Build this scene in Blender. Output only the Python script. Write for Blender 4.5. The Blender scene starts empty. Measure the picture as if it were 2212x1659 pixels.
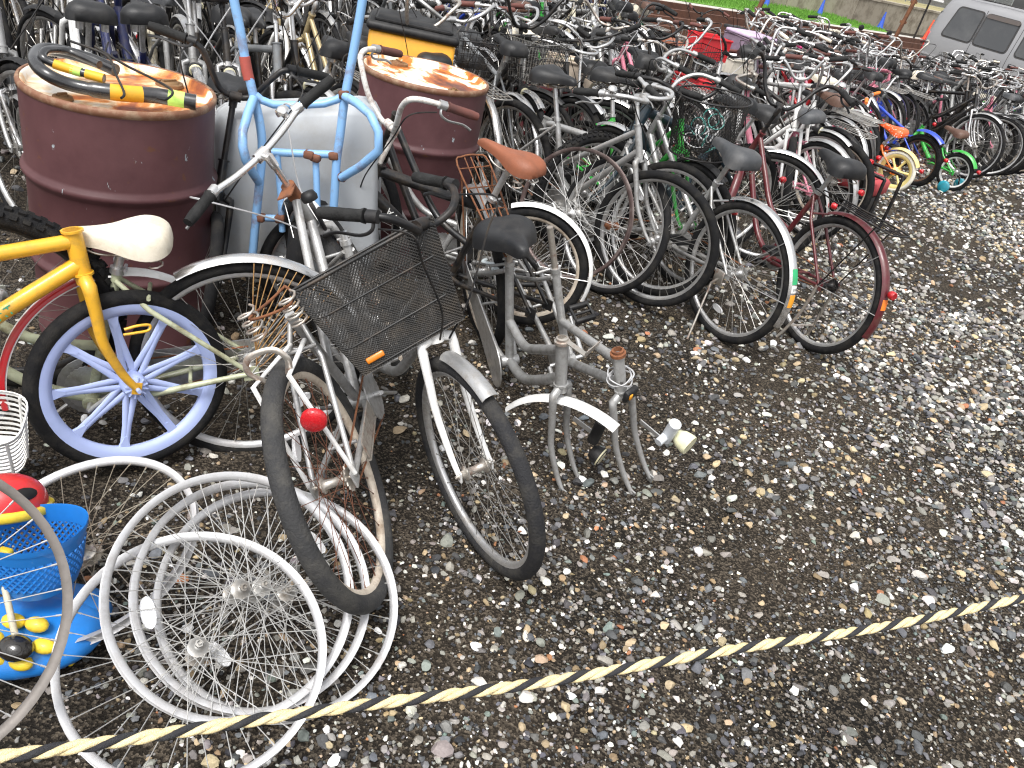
import bpy, math, random
import numpy as np
from mathutils import Vector, Matrix
random.seed(7)
PI = math.pi
R_ = math.radians
S = bpy.context.scene

# ------------------------------------------------------------------ camera
W, H = 2212.0, 1659.0                      # pixel units used to read the photograph
FPX, PITCH, ROLL, HC = 1768.5, R_(31.0), R_(14.2), 1.70
_f = np.array([0, math.cos(PITCH), -math.sin(PITCH)])
_r = np.array([1.0, 0, 0]); _d = np.array([0, -math.sin(PITCH), -math.cos(PITCH)])
CX = math.cos(ROLL)*_r - math.sin(ROLL)*_d
CY = math.sin(ROLL)*_r + math.cos(ROLL)*_d
C0 = np.array([0, 0, HC])
def ray(x, y): return (x-W/2)/FPX*CX + (y-H/2)/FPX*CY + _f
def g(x, y, z=0.0):
    d = ray(x, y); return Vector(C0 + d*(z-HC)/d[2])
def at(x, y, t): return Vector(C0 + ray(x, y)*t)
def onplane(x, y, P, n, off=0.0):
    d = ray(x, y); P = np.array(P); n = np.array(n)
    return Vector(C0 + d*((P + n*off - C0) @ n)/(d @ n))
def proj(p):
    d = np.array(p)-C0; z = float(d@_f)
    return W/2+FPX*float(d@CX)/z, H/2+FPX*float(d@CY)/z, z
cam = bpy.data.cameras.new('camera'); camo = bpy.data.objects.new('camera', cam)
S.collection.objects.link(camo)
cam.sensor_width = 36; cam.lens = 36*FPX/W; cam.clip_start = 0.05; cam.clip_end = 400
camo.matrix_world = Matrix(((CX[0], -CY[0], -_f[0], 0), (CX[1], -CY[1], -_f[1], 0), (CX[2], -CY[2], -_f[2], HC), (0, 0, 0, 1)))
S.camera = camo

# ------------------------------------------------------------------ sky, sun, exposure
SUN_EL, SUN_AZ = R_(62), R_(200)           # azimuth: clockwise from +Y
w = bpy.data.worlds.new('World'); S.world = w; w.use_nodes = True
nt = w.node_tree; bg = nt.nodes['Background']
sky = nt.nodes.new('ShaderNodeTexSky'); sky.sky_type = 'NISHITA'; sky.sun_disc = False
sky.sun_elevation = SUN_EL; sky.sun_rotation = SUN_AZ; sky.dust_density = 4.0; sky.air_density = 1.0; sky.ozone_density = 0.6
hs = nt.nodes.new('ShaderNodeHueSaturation'); hs.inputs['Saturation'].default_value = 0.12
nt.links.new(sky.outputs[0], hs.inputs['Color']); nt.links.new(hs.outputs[0], bg.inputs[0])
bg.inputs[1].default_value = 0.15
sl = bpy.data.lights.new('sun', 'SUN'); sl.energy = 1.5; sl.angle = R_(20); sl.color = (1, 0.97, 0.93)
so = bpy.data.objects.new('sun', sl); S.collection.objects.link(so)
sd = Vector((math.sin(SUN_AZ)*math.cos(SUN_EL), math.cos(SUN_AZ)*math.cos(SUN_EL), math.sin(SUN_EL)))
so.rotation_euler = sd.to_track_quat('Z', 'Y').to_euler(); so.location = (0, 0, 30)
S.view_settings.view_transform = 'Standard'; S.view_settings.look = 'None'
S.view_settings.exposure = 0.8; S.view_settings.gamma = 1; S.view_settings.use_curve_mapping = False
S.render.engine = 'CYCLES'; S.cycles.use_denoising = True; S.cycles.max_bounces = 6
S.cycles.transparent_max_bounces = 6; S.render.filter_size = 1.2 if hasattr(S.render, 'filter_size') else 1.5
S.cycles.pixel_filter_type = 'BLACKMAN_HARRIS'; S.cycles.filter_width = 1.2

# ------------------------------------------------------------------ materials
def lin(c):
    if isinstance(c, str):
        c = [int(c[i:i+2], 16)/255 for i in (0, 2, 4)]
        return tuple(x/12.92 if x <= .04045 else ((x+.055)/1.055)**2.4 for x in c)
    return c
_M = {}
def mat(name, col, rough=.5, metal=0.0, dirt=(.09, .07, .05), amount=.25, scale=14, bump=0.0, bscale=120, vary=.12, coat=0.0, thresh=.5, spec=.5):
    """painted / plastic / metal surface with uneven dirt, slight tone changes per object and fine relief"""
    if name in _M: return _M[name]
    col = lin(col); dirt = lin(dirt)
    m = bpy.data.materials.new(name); m.use_nodes = True; n = m.node_tree.nodes; l = m.node_tree.links
    b = n['Principled BSDF']
    b.inputs['Metallic'].default_value = metal; b.inputs['Coat Weight'].default_value = coat
    b.inputs['Specular IOR Level'].default_value = spec
    tc = n.new('ShaderNodeTexCoord'); oi = n.new('ShaderNodeObjectInfo')
    add = n.new('ShaderNodeVectorMath'); add.operation = 'ADD'
    mul = n.new('ShaderNodeMath'); mul.operation = 'MULTIPLY'; mul.inputs[1].default_value = 37.0
    l.new(oi.outputs['Random'], mul.inputs[0]); l.new(tc.outputs['Object'], add.inputs[0]); l.new(mul.outputs[0], add.inputs[1])
    no = n.new('ShaderNodeTexNoise'); no.inputs['Scale'].default_value = scale; no.inputs['Detail'].default_value = 7; no.inputs['Roughness'].default_value = .68
    l.new(add.outputs[0], no.inputs['Vector'])
    mr = n.new('ShaderNodeMapRange'); mr.inputs[1].default_value = thresh-.04; mr.inputs[2].default_value = thresh+.22
    mr.inputs[3].default_value = 0; mr.inputs[4].default_value = min(1, amount*2)
    l.new(no.outputs[0], mr.inputs[0])
    mx = n.new('ShaderNodeMix'); mx.data_type = 'RGBA'
    mx.inputs[6].default_value = (*col, 1); mx.inputs[7].default_value = (*dirt, 1)
    l.new(mr.outputs[0], mx.inputs[0])
    hv = n.new('ShaderNodeHueSaturation')
    va = n.new('ShaderNodeMapRange'); va.inputs[3].default_value = 1-vary; va.inputs[4].default_value = 1+vary
    l.new(oi.outputs['Random'], va.inputs[0]); l.new(va.outputs[0], hv.inputs['Value']); l.new(mx.outputs[2], hv.inputs['Color'])
    l.new(hv.outputs[0], b.inputs['Base Color'])
    rr = n.new('ShaderNodeMapRange'); rr.inputs[3].default_value = max(.05, rough-.1); rr.inputs[4].default_value = min(1, rough+.25)
    l.new(no.outputs[0], rr.inputs[0]); l.new(rr.outputs[0], b.inputs['Roughness'])
    if metal:
        mm = n.new('ShaderNodeMapRange'); mm.inputs[3].default_value = metal; mm.inputs[4].default_value = metal*.3
        l.new(mr.outputs[0], mm.inputs[0]); l.new(mm.outputs[0], b.inputs['Metallic'])
    if bump:
        nb = n.new('ShaderNodeTexNoise'); nb.inputs['Scale'].default_value = bscale; nb.inputs['Detail'].default_value = 3
        l.new(add.outputs[0], nb.inputs['Vector'])
        bu = n.new('ShaderNodeBump'); bu.inputs['Strength'].default_value = bump; bu.inputs['Distance'].default_value = .004
        l.new(nb.outputs[0], bu.inputs['Height']); l.new(bu.outputs[0], b.inputs['Normal'])
    _M[name] = m
    return m
RUST = (.16, .055, .02)
silver = mat('silver_paint', (.46, .46, .455), .35, .55, (.10, .08, .055), .35, 22)
alloy = mat('aluminium', (.60, .60, .60), .3, .8, (.18, .15, .11), .4, 25)
chrome = mat('chrome', (.75, .75, .75), .16, .95, (.25, .17, .1), .3, 30)
oldchrome = mat('pitted_chrome', (.62, .58, .52), .3, .8, RUST, .55, 26)
spokem = mat('spoke_steel', (.42, .41, .39), .35, .7, (.14, .10, .06), .4, 20)
spokerust = mat('rusty_spokes', (.22, .09, .05), .8, .1, (.08, .03, .02), .5, 20)
rubber = mat('tyre_rubber', (.010, .010, .011), .8, 0, (.055, .05, .042), .25, 18, .5, 260, spec=.2)
blackp = mat('black_plastic', (.011, .011, .012), .45, 0, (.07, .065, .06), .2, 14, spec=.35)
blackm = mat('black_metal', (.010, .010, .011), .35, 0, (.07, .05, .035), .25, 20, spec=.4)
cable = mat('cable_sheath', (.012, .012, .013), .45, spec=.3)
cablegrey = mat('grey_cable', (.45, .45, .46), .45)
rust = mat('rust', (.20, .075, .03), .85, 0, (.07, .03, .02), .5, 30, .4)
rustlt = mat('light_rust_wire', (.42, .25, .10), .7, .2, RUST, .5, 40)
white = mat('white_plastic', (.82, .82, .80), .45, 0, (.4, .36, .3), .2, 14)
whitep = mat('white_paint', (.80, .80, .79), .35, 0, (.35, .3, .24), .25, 20)
cream = mat('cream_paint', (.72, .66, .5), .4, 0, (.2, .15, .09), .3, 20)
creamrim = mat('cream_rim', (.66, .58, .48), .45, .15, (.22, .14, .08), .45, 16)
saddleblk = mat('black_vinyl', (.016, .0165, .018), .42, 0, (.07, .065, .06), .22, 9, .25, 300, spec=.4)
saddlegry = mat('grey_vinyl', (.055, .058, .063), .5, 0, (.2, .19, .18), .2, 9, .25, 300)
saddlebrn = mat('brown_vinyl', (.26, .085, .04), .5, 0, (.12, .05, .03), .25, 12, .2, 300)
saddledbr = mat('dark_brown_vinyl', (.10, .05, .035), .5, 0, (.2, .14, .1), .2, 12)
saddlecrm = mat('cream_vinyl', (.74, .68, .56), .5, 0, (.35, .27, .17), .3, 9, .2, 300)
gripblk = mat('grip_rubber', (.014, .014, .014), .7, 0, (.06, .06, .06), .2, 20, .4, 200, spec=.25)
gripbrn = mat('brown_grip', (.13, .045, .035), .6, 0, (.05, .03, .03), .3)
redref = mat('red_reflector', (.55, .008, .015), .2, 0, (.2, .01, .01), .2, 40, .5, 400, coat=.6)
clearref = mat('clear_reflector', (.75, .75, .76), .25, .2, (.5, .5, .5), .3, 60, .6, 300, coat=.5)
amber = mat('amber_reflector', (.75, .22, .01), .25, 0, (.3, .1, .02), .2, coat=.4)
lamp = mat('lamp_lens', (.70, .66, .45), .2, .2, (.4, .36, .22), .25, coat=.5)
def paint(name, c, rough=.32, amount=.25, dirt=(.12, .09, .06), metal=0.0): return mat(name, c, rough, metal, dirt, amount, 20, coat=.25)
P = dict(silver=silver, white=whitep, cream=cream,
  black=paint('black_paint', (.009, .009, .010)), navy=paint('navy_paint', (.015, .022, .09)),
  maroon=paint('maroon_paint', (.10, .012, .018)), red=paint('red_paint', (.48, .012, .02)), pink=paint('pink_paint', (.62, .20, .28)),
  lightblue=paint('light_blue_paint', (.27, .47, .70)), blue=paint('blue_paint', (.02, .07, .5)), green=paint('green_paint', (.04, .42, .06)),
  teal=paint('teal_paint', (.04, .38, .38)), yellow=paint('yellow_paint', (.78, .42, .03)), orange=paint('orange_paint', (.85, .17, .015)),
  palegreen=mat('pale_green_paint', (.52, .55, .38), .4, .1, (.14, .10, .04), .6, 16), gold=paint('champagne_paint', (.45, .36, .2), metal=.4),
  grey=paint('grey_paint', (.2, .21, .22)), purple=paint('mauve_paint', (.35, .22, .35)), darkgreen=paint('dark_green_paint', (.02, .09, .05)))

# ------------------------------------------------------------------ mesh builder
def cr(pts, k=6, closed=False):
    """Catmull-Rom smoothing"""
    pts = [Vector(p) for p in pts]; n = len(pts); out = []
    rng = range(n if closed else n-1)
    for i in rng:
        if closed: p0, p1, p2, p3 = pts[i-1], pts[i], pts[(i+1) % n], pts[(i+2) % n]
        else: p0, p1, p2, p3 = pts[max(i-1, 0)], pts[i], pts[i+1], pts[min(i+2, n-1)]
        for j in range(k):
            t = j/k
            out.append(.5*((2*p1)+(p2-p0)*t+(2*p0-5*p1+4*p2-p3)*t*t+(3*p1-p0-3*p2+p3)*t**3))
    if not closed: out.append(pts[-1])
    return out
class MB:
    def __init__(s): s.v = []; s.f = []; s.m = []
    def _add(s, vs, fs, mi=0):
        o = len(s.v); s.v += [tuple(x) for x in vs]; s.f += [tuple(i+o for i in f) for f in fs]; s.m += [mi]*len(fs)
    def loft(s, secs, closed=False, cap=True, ring=True, mi=0):
        n = len(secs[0]); vs = [p for sec in secs for p in sec]; fs = []; k = len(secs)
        for i in range(k if closed else k-1):
            a, b = i*n, ((i+1) % k)*n
            for j in range(n if ring else n-1):
                j2 = (j+1) % n; fs.append((a+j, a+j2, b+j2, b+j))
        if cap and not closed and ring:
            fs.append(tuple(range(n-1, -1, -1))); fs.append(tuple((k-1)*n+j for j in range(n)))
        s._add(vs, fs, mi); return s
    def tube(s, pts, r, n=8, closed=False, cap=True, mi=0, flat=1.0):
        pts = [Vector(p) for p in pts]; k = len(pts)
        if k < 2: return s
        T = []
        for i in range(k):
            if closed: d = pts[(i+1) % k]-pts[i-1]
            else: d = pts[min(i+1, k-1)]-pts[max(i-1, 0)]
            T.append(d.normalized() if d.length > 1e-9 else Vector((0, 0, 1)))
        a = Vector((0, 1, 0)) if abs(T[0].y) < .9 else Vector((0, 0, 1))
        u = (a-T[0]*a.dot(T[0])).normalized(); secs = []
        for i in range(k):
            u = u-T[i]*u.dot(T[i])
            u = u.normalized() if u.length > 1e-6 else T[i].orthogonal().normalized()
            v = T[i].cross(u); ri = r[i] if isinstance(r, (list, tuple)) else r
            secs.append([pts[i]+(u*math.cos(2*PI*j/n)+v*math.sin(2*PI*j/n)*flat)*ri for j in range(n)])
        return s.loft(secs, closed, cap, True, mi)
    def lathe(s, prof, seg=32, axis='y', closed=False, c=(0, 0, 0), mi=0, cap=False):
        """prof: (radius, along) list spun round an axis"""
        secs = []; c = Vector(c)
        for i in range(seg):
            a = 2*PI*i/seg; ca, sa = math.cos(a), math.sin(a)
            if axis == 'y': sec = [c+Vector((r*ca, h, r*sa)) for r, h in prof]
            elif axis == 'z': sec = [c+Vector((r*ca, r*sa, h)) for r, h in prof]
            else: sec = [c+Vector((h, r*ca, r*sa)) for r, h in prof]
            secs.append(sec)
        s.loft(secs, True, False, closed, mi)
        if cap:
            n = len(prof); o = len(s.v)-n*seg
            for j in (0, n-1): s.f.append(tuple(o+i*n+j for i in range(seg))); s.m.append(mi)
        return s
    def arc(s, R, a0, a1, prof, seg=24, c=(0, 0, 0), mi=0):
        """closed cross-section (dr, dy) swept along an arc about the y axis"""
        c = Vector(c); secs = []
        for i in range(seg+1):
            a = a0+(a1-a0)*i/seg
            secs.append([c+Vector(((R+dr)*math.cos(a), dy, (R+dr)*math.sin(a))) for dr, dy in prof])
        return s.loft(secs, mi=mi)
    def box(s, c, d, M=None, mi=0, taper=1.0):
        c = Vector(c); x, y, z = d[0]/2, d[1]/2, d[2]/2
        vs = [Vector((sx*x*(taper if sz > 0 else 1), sy*y*(taper if sz > 0 else 1), sz*z)) for sz in (-1, 1) for sx, sy in ((-1, -1), (1, -1), (1, 1), (-1, 1))]
        vs = [c+(M@v if M else v) for v in vs]
        s._add(vs, [(3, 2, 1, 0), (4, 5, 6, 7), (0, 1, 5, 4), (1, 2, 6, 5), (2, 3, 7, 6), (3, 0, 4, 7)], mi); return s
    def rbox(s, c, d, r=.01, mi=0, M=None, n=3):
        """box with rounded vertical edges and a bevelled top and bottom"""
        c = Vector(c); x, y, z = d[0]/2, d[1]/2, d[2]/2; secs = []
        for zz, k in ((-z, r*.7), (-z+r*.7, 0), (z-r*.7, 0), (z, r*.7)):
            sec = []
            for cx, cy, a in ((x, y, 0), (-x, y, 90), (-x, -y, 180), (x, -y, 270)):
                for i in range(n+1):
                    an = R_(a+90*i/n)
                    p = Vector((math.copysign(abs(cx)-r, cx)+(r-k)*math.cos(an), math.copysign(abs(cy)-r, cy)+(r-k)*math.sin(an), zz))
                    sec.append(c+(M@p if M else p))
            secs.append(sec)
        return s.loft(secs, mi=mi)
    def ell(s, c, d, seg=14, rings=8, M=None, mi=0, a0=-90, a1=90):
        c = Vector(c); secs = []
        for i in range(rings+1):
            t = R_(a0+(a1-a0)*i/rings); k = max(math.cos(t), 1e-3)
            ps = [Vector((d[0]*k*math.cos(2*PI*j/seg), d[1]*k*math.sin(2*PI*j/seg), d[2]*math.sin(t))) for j in range(seg)]
            secs.append([c+(M@p if M else p) for p in ps])
        return s.loft(secs, mi=mi)
    def plate(s, outline, y0, y1, mi=0):
        """flat plate in the xz plane between y0 and y1"""
        return s.loft([[Vector((x, y0, z)) for x, z in outline], [Vector((x, y1, z)) for x, z in outline]], mi=mi)
    def mesh(s, name, mats, smooth=True, angle=63):
        me = bpy.data.meshes.new(name); me.from_pydata(s.v, [], s.f)
        for m in mats: me.materials.append(m)
        if len(mats) > 1: me.polygons.foreach_set('material_index', s.m)
        if smooth:
            me.polygons.foreach_set('use_smooth', [True]*len(me.polygons)); me.set_sharp_from_angle(angle=R_(angle))
        me.update(); return me
LINK = S.collection.objects.link
def tag(o, label=None, cat=None, group=None, kind=None):
    for k, v in (('label', label), ('category', cat), ('group', group), ('kind', kind)):
        if v: o[k] = v
    return o
def empty(name, parent=None, M=None):
    o = bpy.data.objects.new(name, None); o.empty_display_size = .1; LINK(o)
    if parent: o.parent = parent
    if M is not None: o.matrix_local = M
    return o
def add(name, me, parent=None, M=None, mats=None):
    o = bpy.data.objects.new(name, me); LINK(o)
    if parent: o.parent = parent
    if M is not None: o.matrix_local = M
    if mats:
        for i, m in enumerate(mats):
            if m is not None: o.material_slots[i].link = 'OBJECT'; o.material_slots[i].material = m
    return o
def mk(name, mb, mats, parent=None, M=None, smooth=True, angle=63):
    if not isinstance(mats, (list, tuple)): mats = [mats]
    return add(name, mb.mesh(name, mats, smooth, angle), parent, M)
_C = {}
def cached(key, fn):
    if key not in _C: _C[key] = fn()
    return _C[key]
def text(name, body, size, m, parent, M, extrude=.0004):
    c = bpy.data.curves.new(name, 'FONT'); c.body = body; c.size = size; c.extrude = extrude; c.align_x = 'CENTER'; c.align_y = 'CENTER'
    t = bpy.data.objects.new(name+'_curve', c); LINK(t); bpy.context.view_layer.update()
    me = bpy.data.meshes.new_from_object(t.evaluated_get(bpy.context.evaluated_depsgraph_get())); bpy.data.objects.remove(t); bpy.data.curves.remove(c)
    me.materials.clear(); me.materials.append(m); o = add(name, me, parent, M); return o
def ss(a, b, x):
    t = min(1, max(0, (x-a)/(b-a))); return t*t*(3-2*t)
def gz(x, y):
    """ground height: flat yard that falls away gently towards the railway"""
    return -0.32*ss(8.8, 14, y)
# ------------------------------------------------------------------ ground
def ground_mat():
    m = bpy.data.materials.new('dark_wet_soil'); m.use_nodes = True; n = m.node_tree.nodes; l = m.node_tree.links; b = n['Principled BSDF']
    tc = n.new('ShaderNodeTexCoord')
    def noise(sc, det=6, ro=.6):
        x = n.new('ShaderNodeTexNoise'); x.inputs['Scale'].default_value = sc; x.inputs['Detail'].default_value = det; x.inputs['Roughness'].default_value = ro
        l.new(tc.outputs['Object'], x.inputs['Vector']); return x
    big = noise(1.1, 5); fine = noise(60, 6, .75)
    r = n.new('ShaderNodeValToRGB'); r.color_ramp.elements[0].color = (.010, .0088, .0073, 1); r.color_ramp.elements[1].color = (.058, .045, .032, 1)
    r.color_ramp.elements[0].position = .36; r.color_ramp.elements[1].position = .68
    l.new(big.outputs[0], r.inputs[0])
    vo = n.new('ShaderNodeTexVoronoi'); vo.inputs['Scale'].default_value = 170; l.new(tc.outputs['Object'], vo.inputs['Vector'])
    cr2 = n.new('ShaderNodeValToRGB'); e = cr2.color_ramp.elements
    e[0].color = (.006, .0055, .005, 1); e[1].color = (.20, .165, .125, 1); e[0].position = .45; e[1].position = 1.0
    sep = n.new('ShaderNodeSeparateColor'); l.new(vo.outputs['Color'], sep.inputs[0]); l.new(sep.outputs[0], cr2.inputs[0])
    mx = n.new('ShaderNodeMix'); mx.data_type = 'RGBA'; mx.inputs[0].default_value = .5
    l.new(r.outputs[0], mx.inputs[6]); l.new(cr2.outputs[0], mx.inputs[7]); l.new(mx.outputs[2], b.inputs['Base Color'])
    b.inputs['Roughness'].default_value = .85; b.inputs['Specular IOR Level'].default_value = .15
    ad = n.new('ShaderNodeMath'); ad.operation = 'ADD'; l.new(fine.outputs[0], ad.inputs[0]); l.new(vo.outputs['Distance'], ad.inputs[1])
    bu = n.new('ShaderNodeBump'); bu.inputs['Strength'].default_value = .8; bu.inputs['Distance'].default_value = .006
    l.new(ad.outputs[0], bu.inputs['Height']); l.new(bu.outputs[0], b.inputs['Normal'])
    return m
def wob(x, y): return .006*np.sin(3.1*x+1.3*y)+.005*np.sin(5.3*y-2.2*x+1)+.003*np.sin(11*x+7*y)
def build_ground():
    xs = sorted(set([-150, -80, -40, -20, -12]+[round(-8+.25*i, 3) for i in range(81)]+[16, 22, 40, 80, 150]))
    ys = sorted(set([-30, -10, -4]+[round(-2+.25*i, 3) for i in range(70)]+[17, 19, 22, 26, 30, 40, 60, 100, 250]))
    v = []; f = []; nx = len(xs)
    for y in ys:
        for x in xs: v.append((x, y, gz(x, y)+(float(wob(x, y)) if -8 <= x <= 12 and -2 <= y <= 15 else 0)))
    for j in range(len(ys)-1):
        for i in range(nx-1): a = j*nx+i; f.append((a, a+1, a+1+nx, a+nx))
    me = bpy.data.meshes.new('ground'); me.from_pydata(v, [], f); me.materials.append(ground_mat())
    me.polygons.foreach_set('use_smooth', [True]*len(f)); o = add('ground', me); o['kind'] = 'structure'
    tag(o, 'dark wet soil yard strewn with grit and gravel', 'ground')
build_ground()

def ico(sub):
    t = (1+5**.5)/2
    v = [(-1, t, 0), (1, t, 0), (-1, -t, 0), (1, -t, 0), (0, -1, t), (0, 1, t), (0, -1, -t), (0, 1, -t), (t, 0, -1), (t, 0, 1), (-t, 0, -1), (-t, 0, 1)]
    f = [(0, 11, 5), (0, 5, 1), (0, 1, 7), (0, 7, 10), (0, 10, 11), (1, 5, 9), (5, 11, 4), (11, 10, 2), (10, 7, 6), (7, 1, 8), (3, 9, 4), (3, 4, 2), (3, 2, 6), (3, 6, 8), (3, 8, 9), (4, 9, 5), (2, 4, 11), (6, 2, 10), (8, 6, 7), (9, 8, 1)]
    v = [np.array(p)/np.linalg.norm(p) for p in v]
    for _ in range(sub):
        mid = {}; nf = []
        def mp(a, b):
            k = (min(a, b), max(a, b))
            if k not in mid: p = v[a]+v[b]; v.append(p/np.linalg.norm(p)); mid[k] = len(v)-1
            return mid[k]
        for a, b, c in f:
            x, y, z = mp(a, b), mp(b, c), mp(c, a); nf += [(a, x, z), (b, y, x), (c, z, y), (x, y, z)]
        f = nf
    return np.array(v), np.array(f)
def build_gravel():
    rng = np.random.default_rng(3)
    sm, smf = ico(0); lg, lgf = ico(1)
    def proto(base, cuts):
        v = base.copy()
        for _ in range(cuts):
            n = rng.normal(size=3); n /= np.linalg.norm(n); d = rng.uniform(.45, .8)
            k = np.maximum(v@n-d, 0); v = v-k[:, None]*n
        return v*(1+rng.normal(0, .05, (len(v), 1)))
    ps = [proto(sm, 2)*(1+rng.normal(0, .1, (12, 1))) for _ in range(14)]; pl = [proto(lg, 8) for _ in range(20)]
    PAL = np.array([(.30, .285, .26), (.17, .165, .16), (.075, .075, .078), (.045, .046, .05), (.12, .125, .135), (.62, .60, .55), (.80, .78, .74), (.42, .33, .21), (.30, .22, .13), (.36, .16, .08), (.16, .19, .17), (.24, .225, .2)])
    WT = np.array([.16, .16, .15, .11, .12, .075, .03, .065, .07, .008, .025, .17]); WT = WT/WT.sum()
    # paler washed stone lies on the drive at the far side of the yard
    WT2 = np.array([.22, .16, .10, .06, .11, .12, .055, .07, .04, .01, .02, .18]); WT2 = WT2/WT2.sum()
    bands = [(.35, 2.3, 5600, .0028, 1.0), (2.3, 3.4, 4200, .0036, 1.0), (3.4, 5.2, 2700, .0054, 1.0), (5.2, 8, 1400, .0068, 1.0), (8, 12.5, 520, .0105, 1.0)]
    V = []; F = []; Cc = []; off = 0
    for y0, y1, den, smin, k in bands:
        x0, x1 = -.9*y1-.9, .85*y1+1.4
        N = int((x1-x0)*(y1-y0)*den)
        x = rng.uniform(x0, x1, N); y = rng.uniform(y0, y1, N)
        # keep what the lens can reach plus a margin
        d = np.stack([x, y, np.zeros(N)-HC], 1); zc = d@_f; px = W/2+FPX*(d@CX)/zc; py = H/2+FPX*(d@CY)/zc
        m_ = np.maximum(np.maximum(-px, px-W), np.maximum(-py-0, py-H)); ok = (m_ < 120) | ((m_ < 620) & (zc > .2) & (rng.uniform(size=N) < .4))
        x, y = x[ok], y[ok]
        # worn, muddy patches with few stones
        patch = np.sin(2.1*x+.7*y+.6)+np.sin(1.3*y-1.9*x+2)+.7*np.sin(4.7*x+3.1*y)+.5*np.sin(7*y-5.2*x)
        rightfar = 1/(1+np.exp(-((x-(y-2.2)*.55)*.87+.18+.12*np.sin(2.3*y))*9))     # the open gravel side
        keep = rng.uniform(size=len(x)) < np.clip(.78+.22*patch, .22, 1)*(1-ss_np(1.1, 1.9, y)*(1-rightfar)*.72)
        x, y = x[keep], y[keep]; rf = rightfar[keep]; n = len(x)
        s = smin*np.exp(rng.normal(.38, .52, n)); s = np.clip(s, smin*.7, .022)
        s = np.where(rng.uniform(size=n) < .012, rng.uniform(.012, .021, n), s)
        pale = (rng.uniform(size=n) < rf*ss_np(3.0, 5.5, y))
        ci = np.where(pale, rng.choice(len(PAL), n, p=WT2), rng.choice(len(PAL), n, p=WT))
        ci = np.where((s > .014) & (rng.uniform(size=n) < .2), rng.choice([0, 5, 5, 6, 7, 4], n), ci)
        col = PAL[ci]*np.exp(rng.normal(0, .16, (n, 1)))*(1+rng.normal(0, .03, (n, 3)))
        big = s > (.0095 if y0 < 2.4 else .013 if y0 < 4 else .02)
        for sel, protos, fc in ((~big, ps, smf), (big, pl, lgf)):
            idx = np.where(sel)[0]; pi = rng.integers(0, len(protos), len(idx))
            for p in range(len(protos)):
                ii = idx[pi == p]; m = len(ii)
                if not m: continue
                b = protos[p]; a = rng.uniform(0, 2*PI, m); sc = s[ii][:, None]*np.stack([rng.uniform(.9, 1.5, m), rng.uniform(.7, 1.1, m), rng.uniform(.5, .85, m)], 1)
                q = b[None]*sc[:, None]; tl = rng.normal(0, .3, m)
                cz, sz = np.cos(tl)[:, None], np.sin(tl)[:, None]
                q = np.stack([q[..., 0]*cz-q[..., 2]*sz, q[..., 1], q[..., 0]*sz+q[..., 2]*cz], -1)
                ca, sa = np.cos(a)[:, None], np.sin(a)[:, None]
                X = q[..., 0]*ca-q[..., 1]*sa+x[ii][:, None]; Yy = q[..., 0]*sa+q[..., 1]*ca+y[ii][:, None]
                gzz = -0.32*np.clip((y[ii]-8.8)/5.2, 0, 1)**2*(3-2*np.clip((y[ii]-8.8)/5.2, 0, 1))+wob(x[ii], y[ii])
                Z = q[..., 2]+(gzz+s[ii]*.28)[:, None]
                V.append(np.stack([X, Yy, Z], -1).reshape(-1, 3)); nv = b.shape[0]
                F.append((fc[None]+(np.arange(m)*nv)[:, None, None]+off).reshape(-1, 3)); off += m*nv
                Cc.append(np.repeat(np.concatenate([np.clip(col[ii], .01, .85), np.ones((m, 1))], 1), nv, 0))
    V = np.concatenate(V).astype(np.float32); F = np.concatenate(F).astype(np.int32); Cc = np.concatenate(Cc).astype(np.float32)
    me = bpy.data.meshes.new('gravel'); me.vertices.add(len(V)); me.loops.add(len(F)*3); me.polygons.add(len(F))
    me.vertices.foreach_set('co', V.ravel()); me.loops.foreach_set('vertex_index', F.ravel())
    me.polygons.foreach_set('loop_start', np.arange(0, len(F)*3, 3, dtype=np.int32)); me.polygons.foreach_set('loop_total', np.full(len(F), 3, np.int32))
    me.polygons.foreach_set('use_smooth', np.ones(len(F), bool)); me.update()
    at_ = me.attributes.new('stone_colour', 'FLOAT_COLOR', 'POINT'); at_.data.foreach_set('color', Cc.ravel())
    me.set_sharp_from_angle(angle=R_(28))
    m = bpy.data.materials.new('gravel_stone'); m.use_nodes = True; n = m.node_tree.nodes; l = m.node_tree.links; b = n['Principled BSDF']
    a = n.new('ShaderNodeAttribute'); a.attribute_name = 'stone_colour'
    tc = n.new('ShaderNodeTexCoord'); no = n.new('ShaderNodeTexNoise'); no.inputs['Scale'].default_value = 140; no.inputs['Detail'].default_value = 5
    l.new(tc.outputs['Object'], no.inputs['Vector'])
    mr = n.new('ShaderNodeMapRange'); mr.inputs[3].default_value = .6; mr.inputs[4].default_value = 1.3; l.new(no.outputs[0], mr.inputs[0])
    mu = n.new('ShaderNodeMix'); mu.data_type = 'RGBA'; mu.blend_type = 'MULTIPLY'; mu.inputs[0].default_value = 1
    l.new(a.outputs['Color'], mu.inputs[6]); l.new(mr.outputs[0], mu.inputs[7]); l.new(mu.outputs[2], b.inputs['Base Color'])
    b.inputs['Roughness'].default_value = .62; b.inputs['Specular IOR Level'].default_value = .35
    bu = n.new('ShaderNodeBump'); bu.inputs['Strength'].default_value = .35; bu.inputs['Distance'].default_value = .003
    l.new(no.outputs[0], bu.inputs['Height']); l.new(bu.outputs[0], b.inputs['Normal'])
    me.materials.append(m); o = add('gravel', me); tag(o, 'loose grey, white and tan gravel scattered over the soil', 'gravel', kind='stuff')
    print('gravel tris', len(F))
def ss_np(a, b, x): t = np.clip((x-a)/(b-a), 0, 1); return t*t*(3-2*t)
build_gravel()

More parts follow.
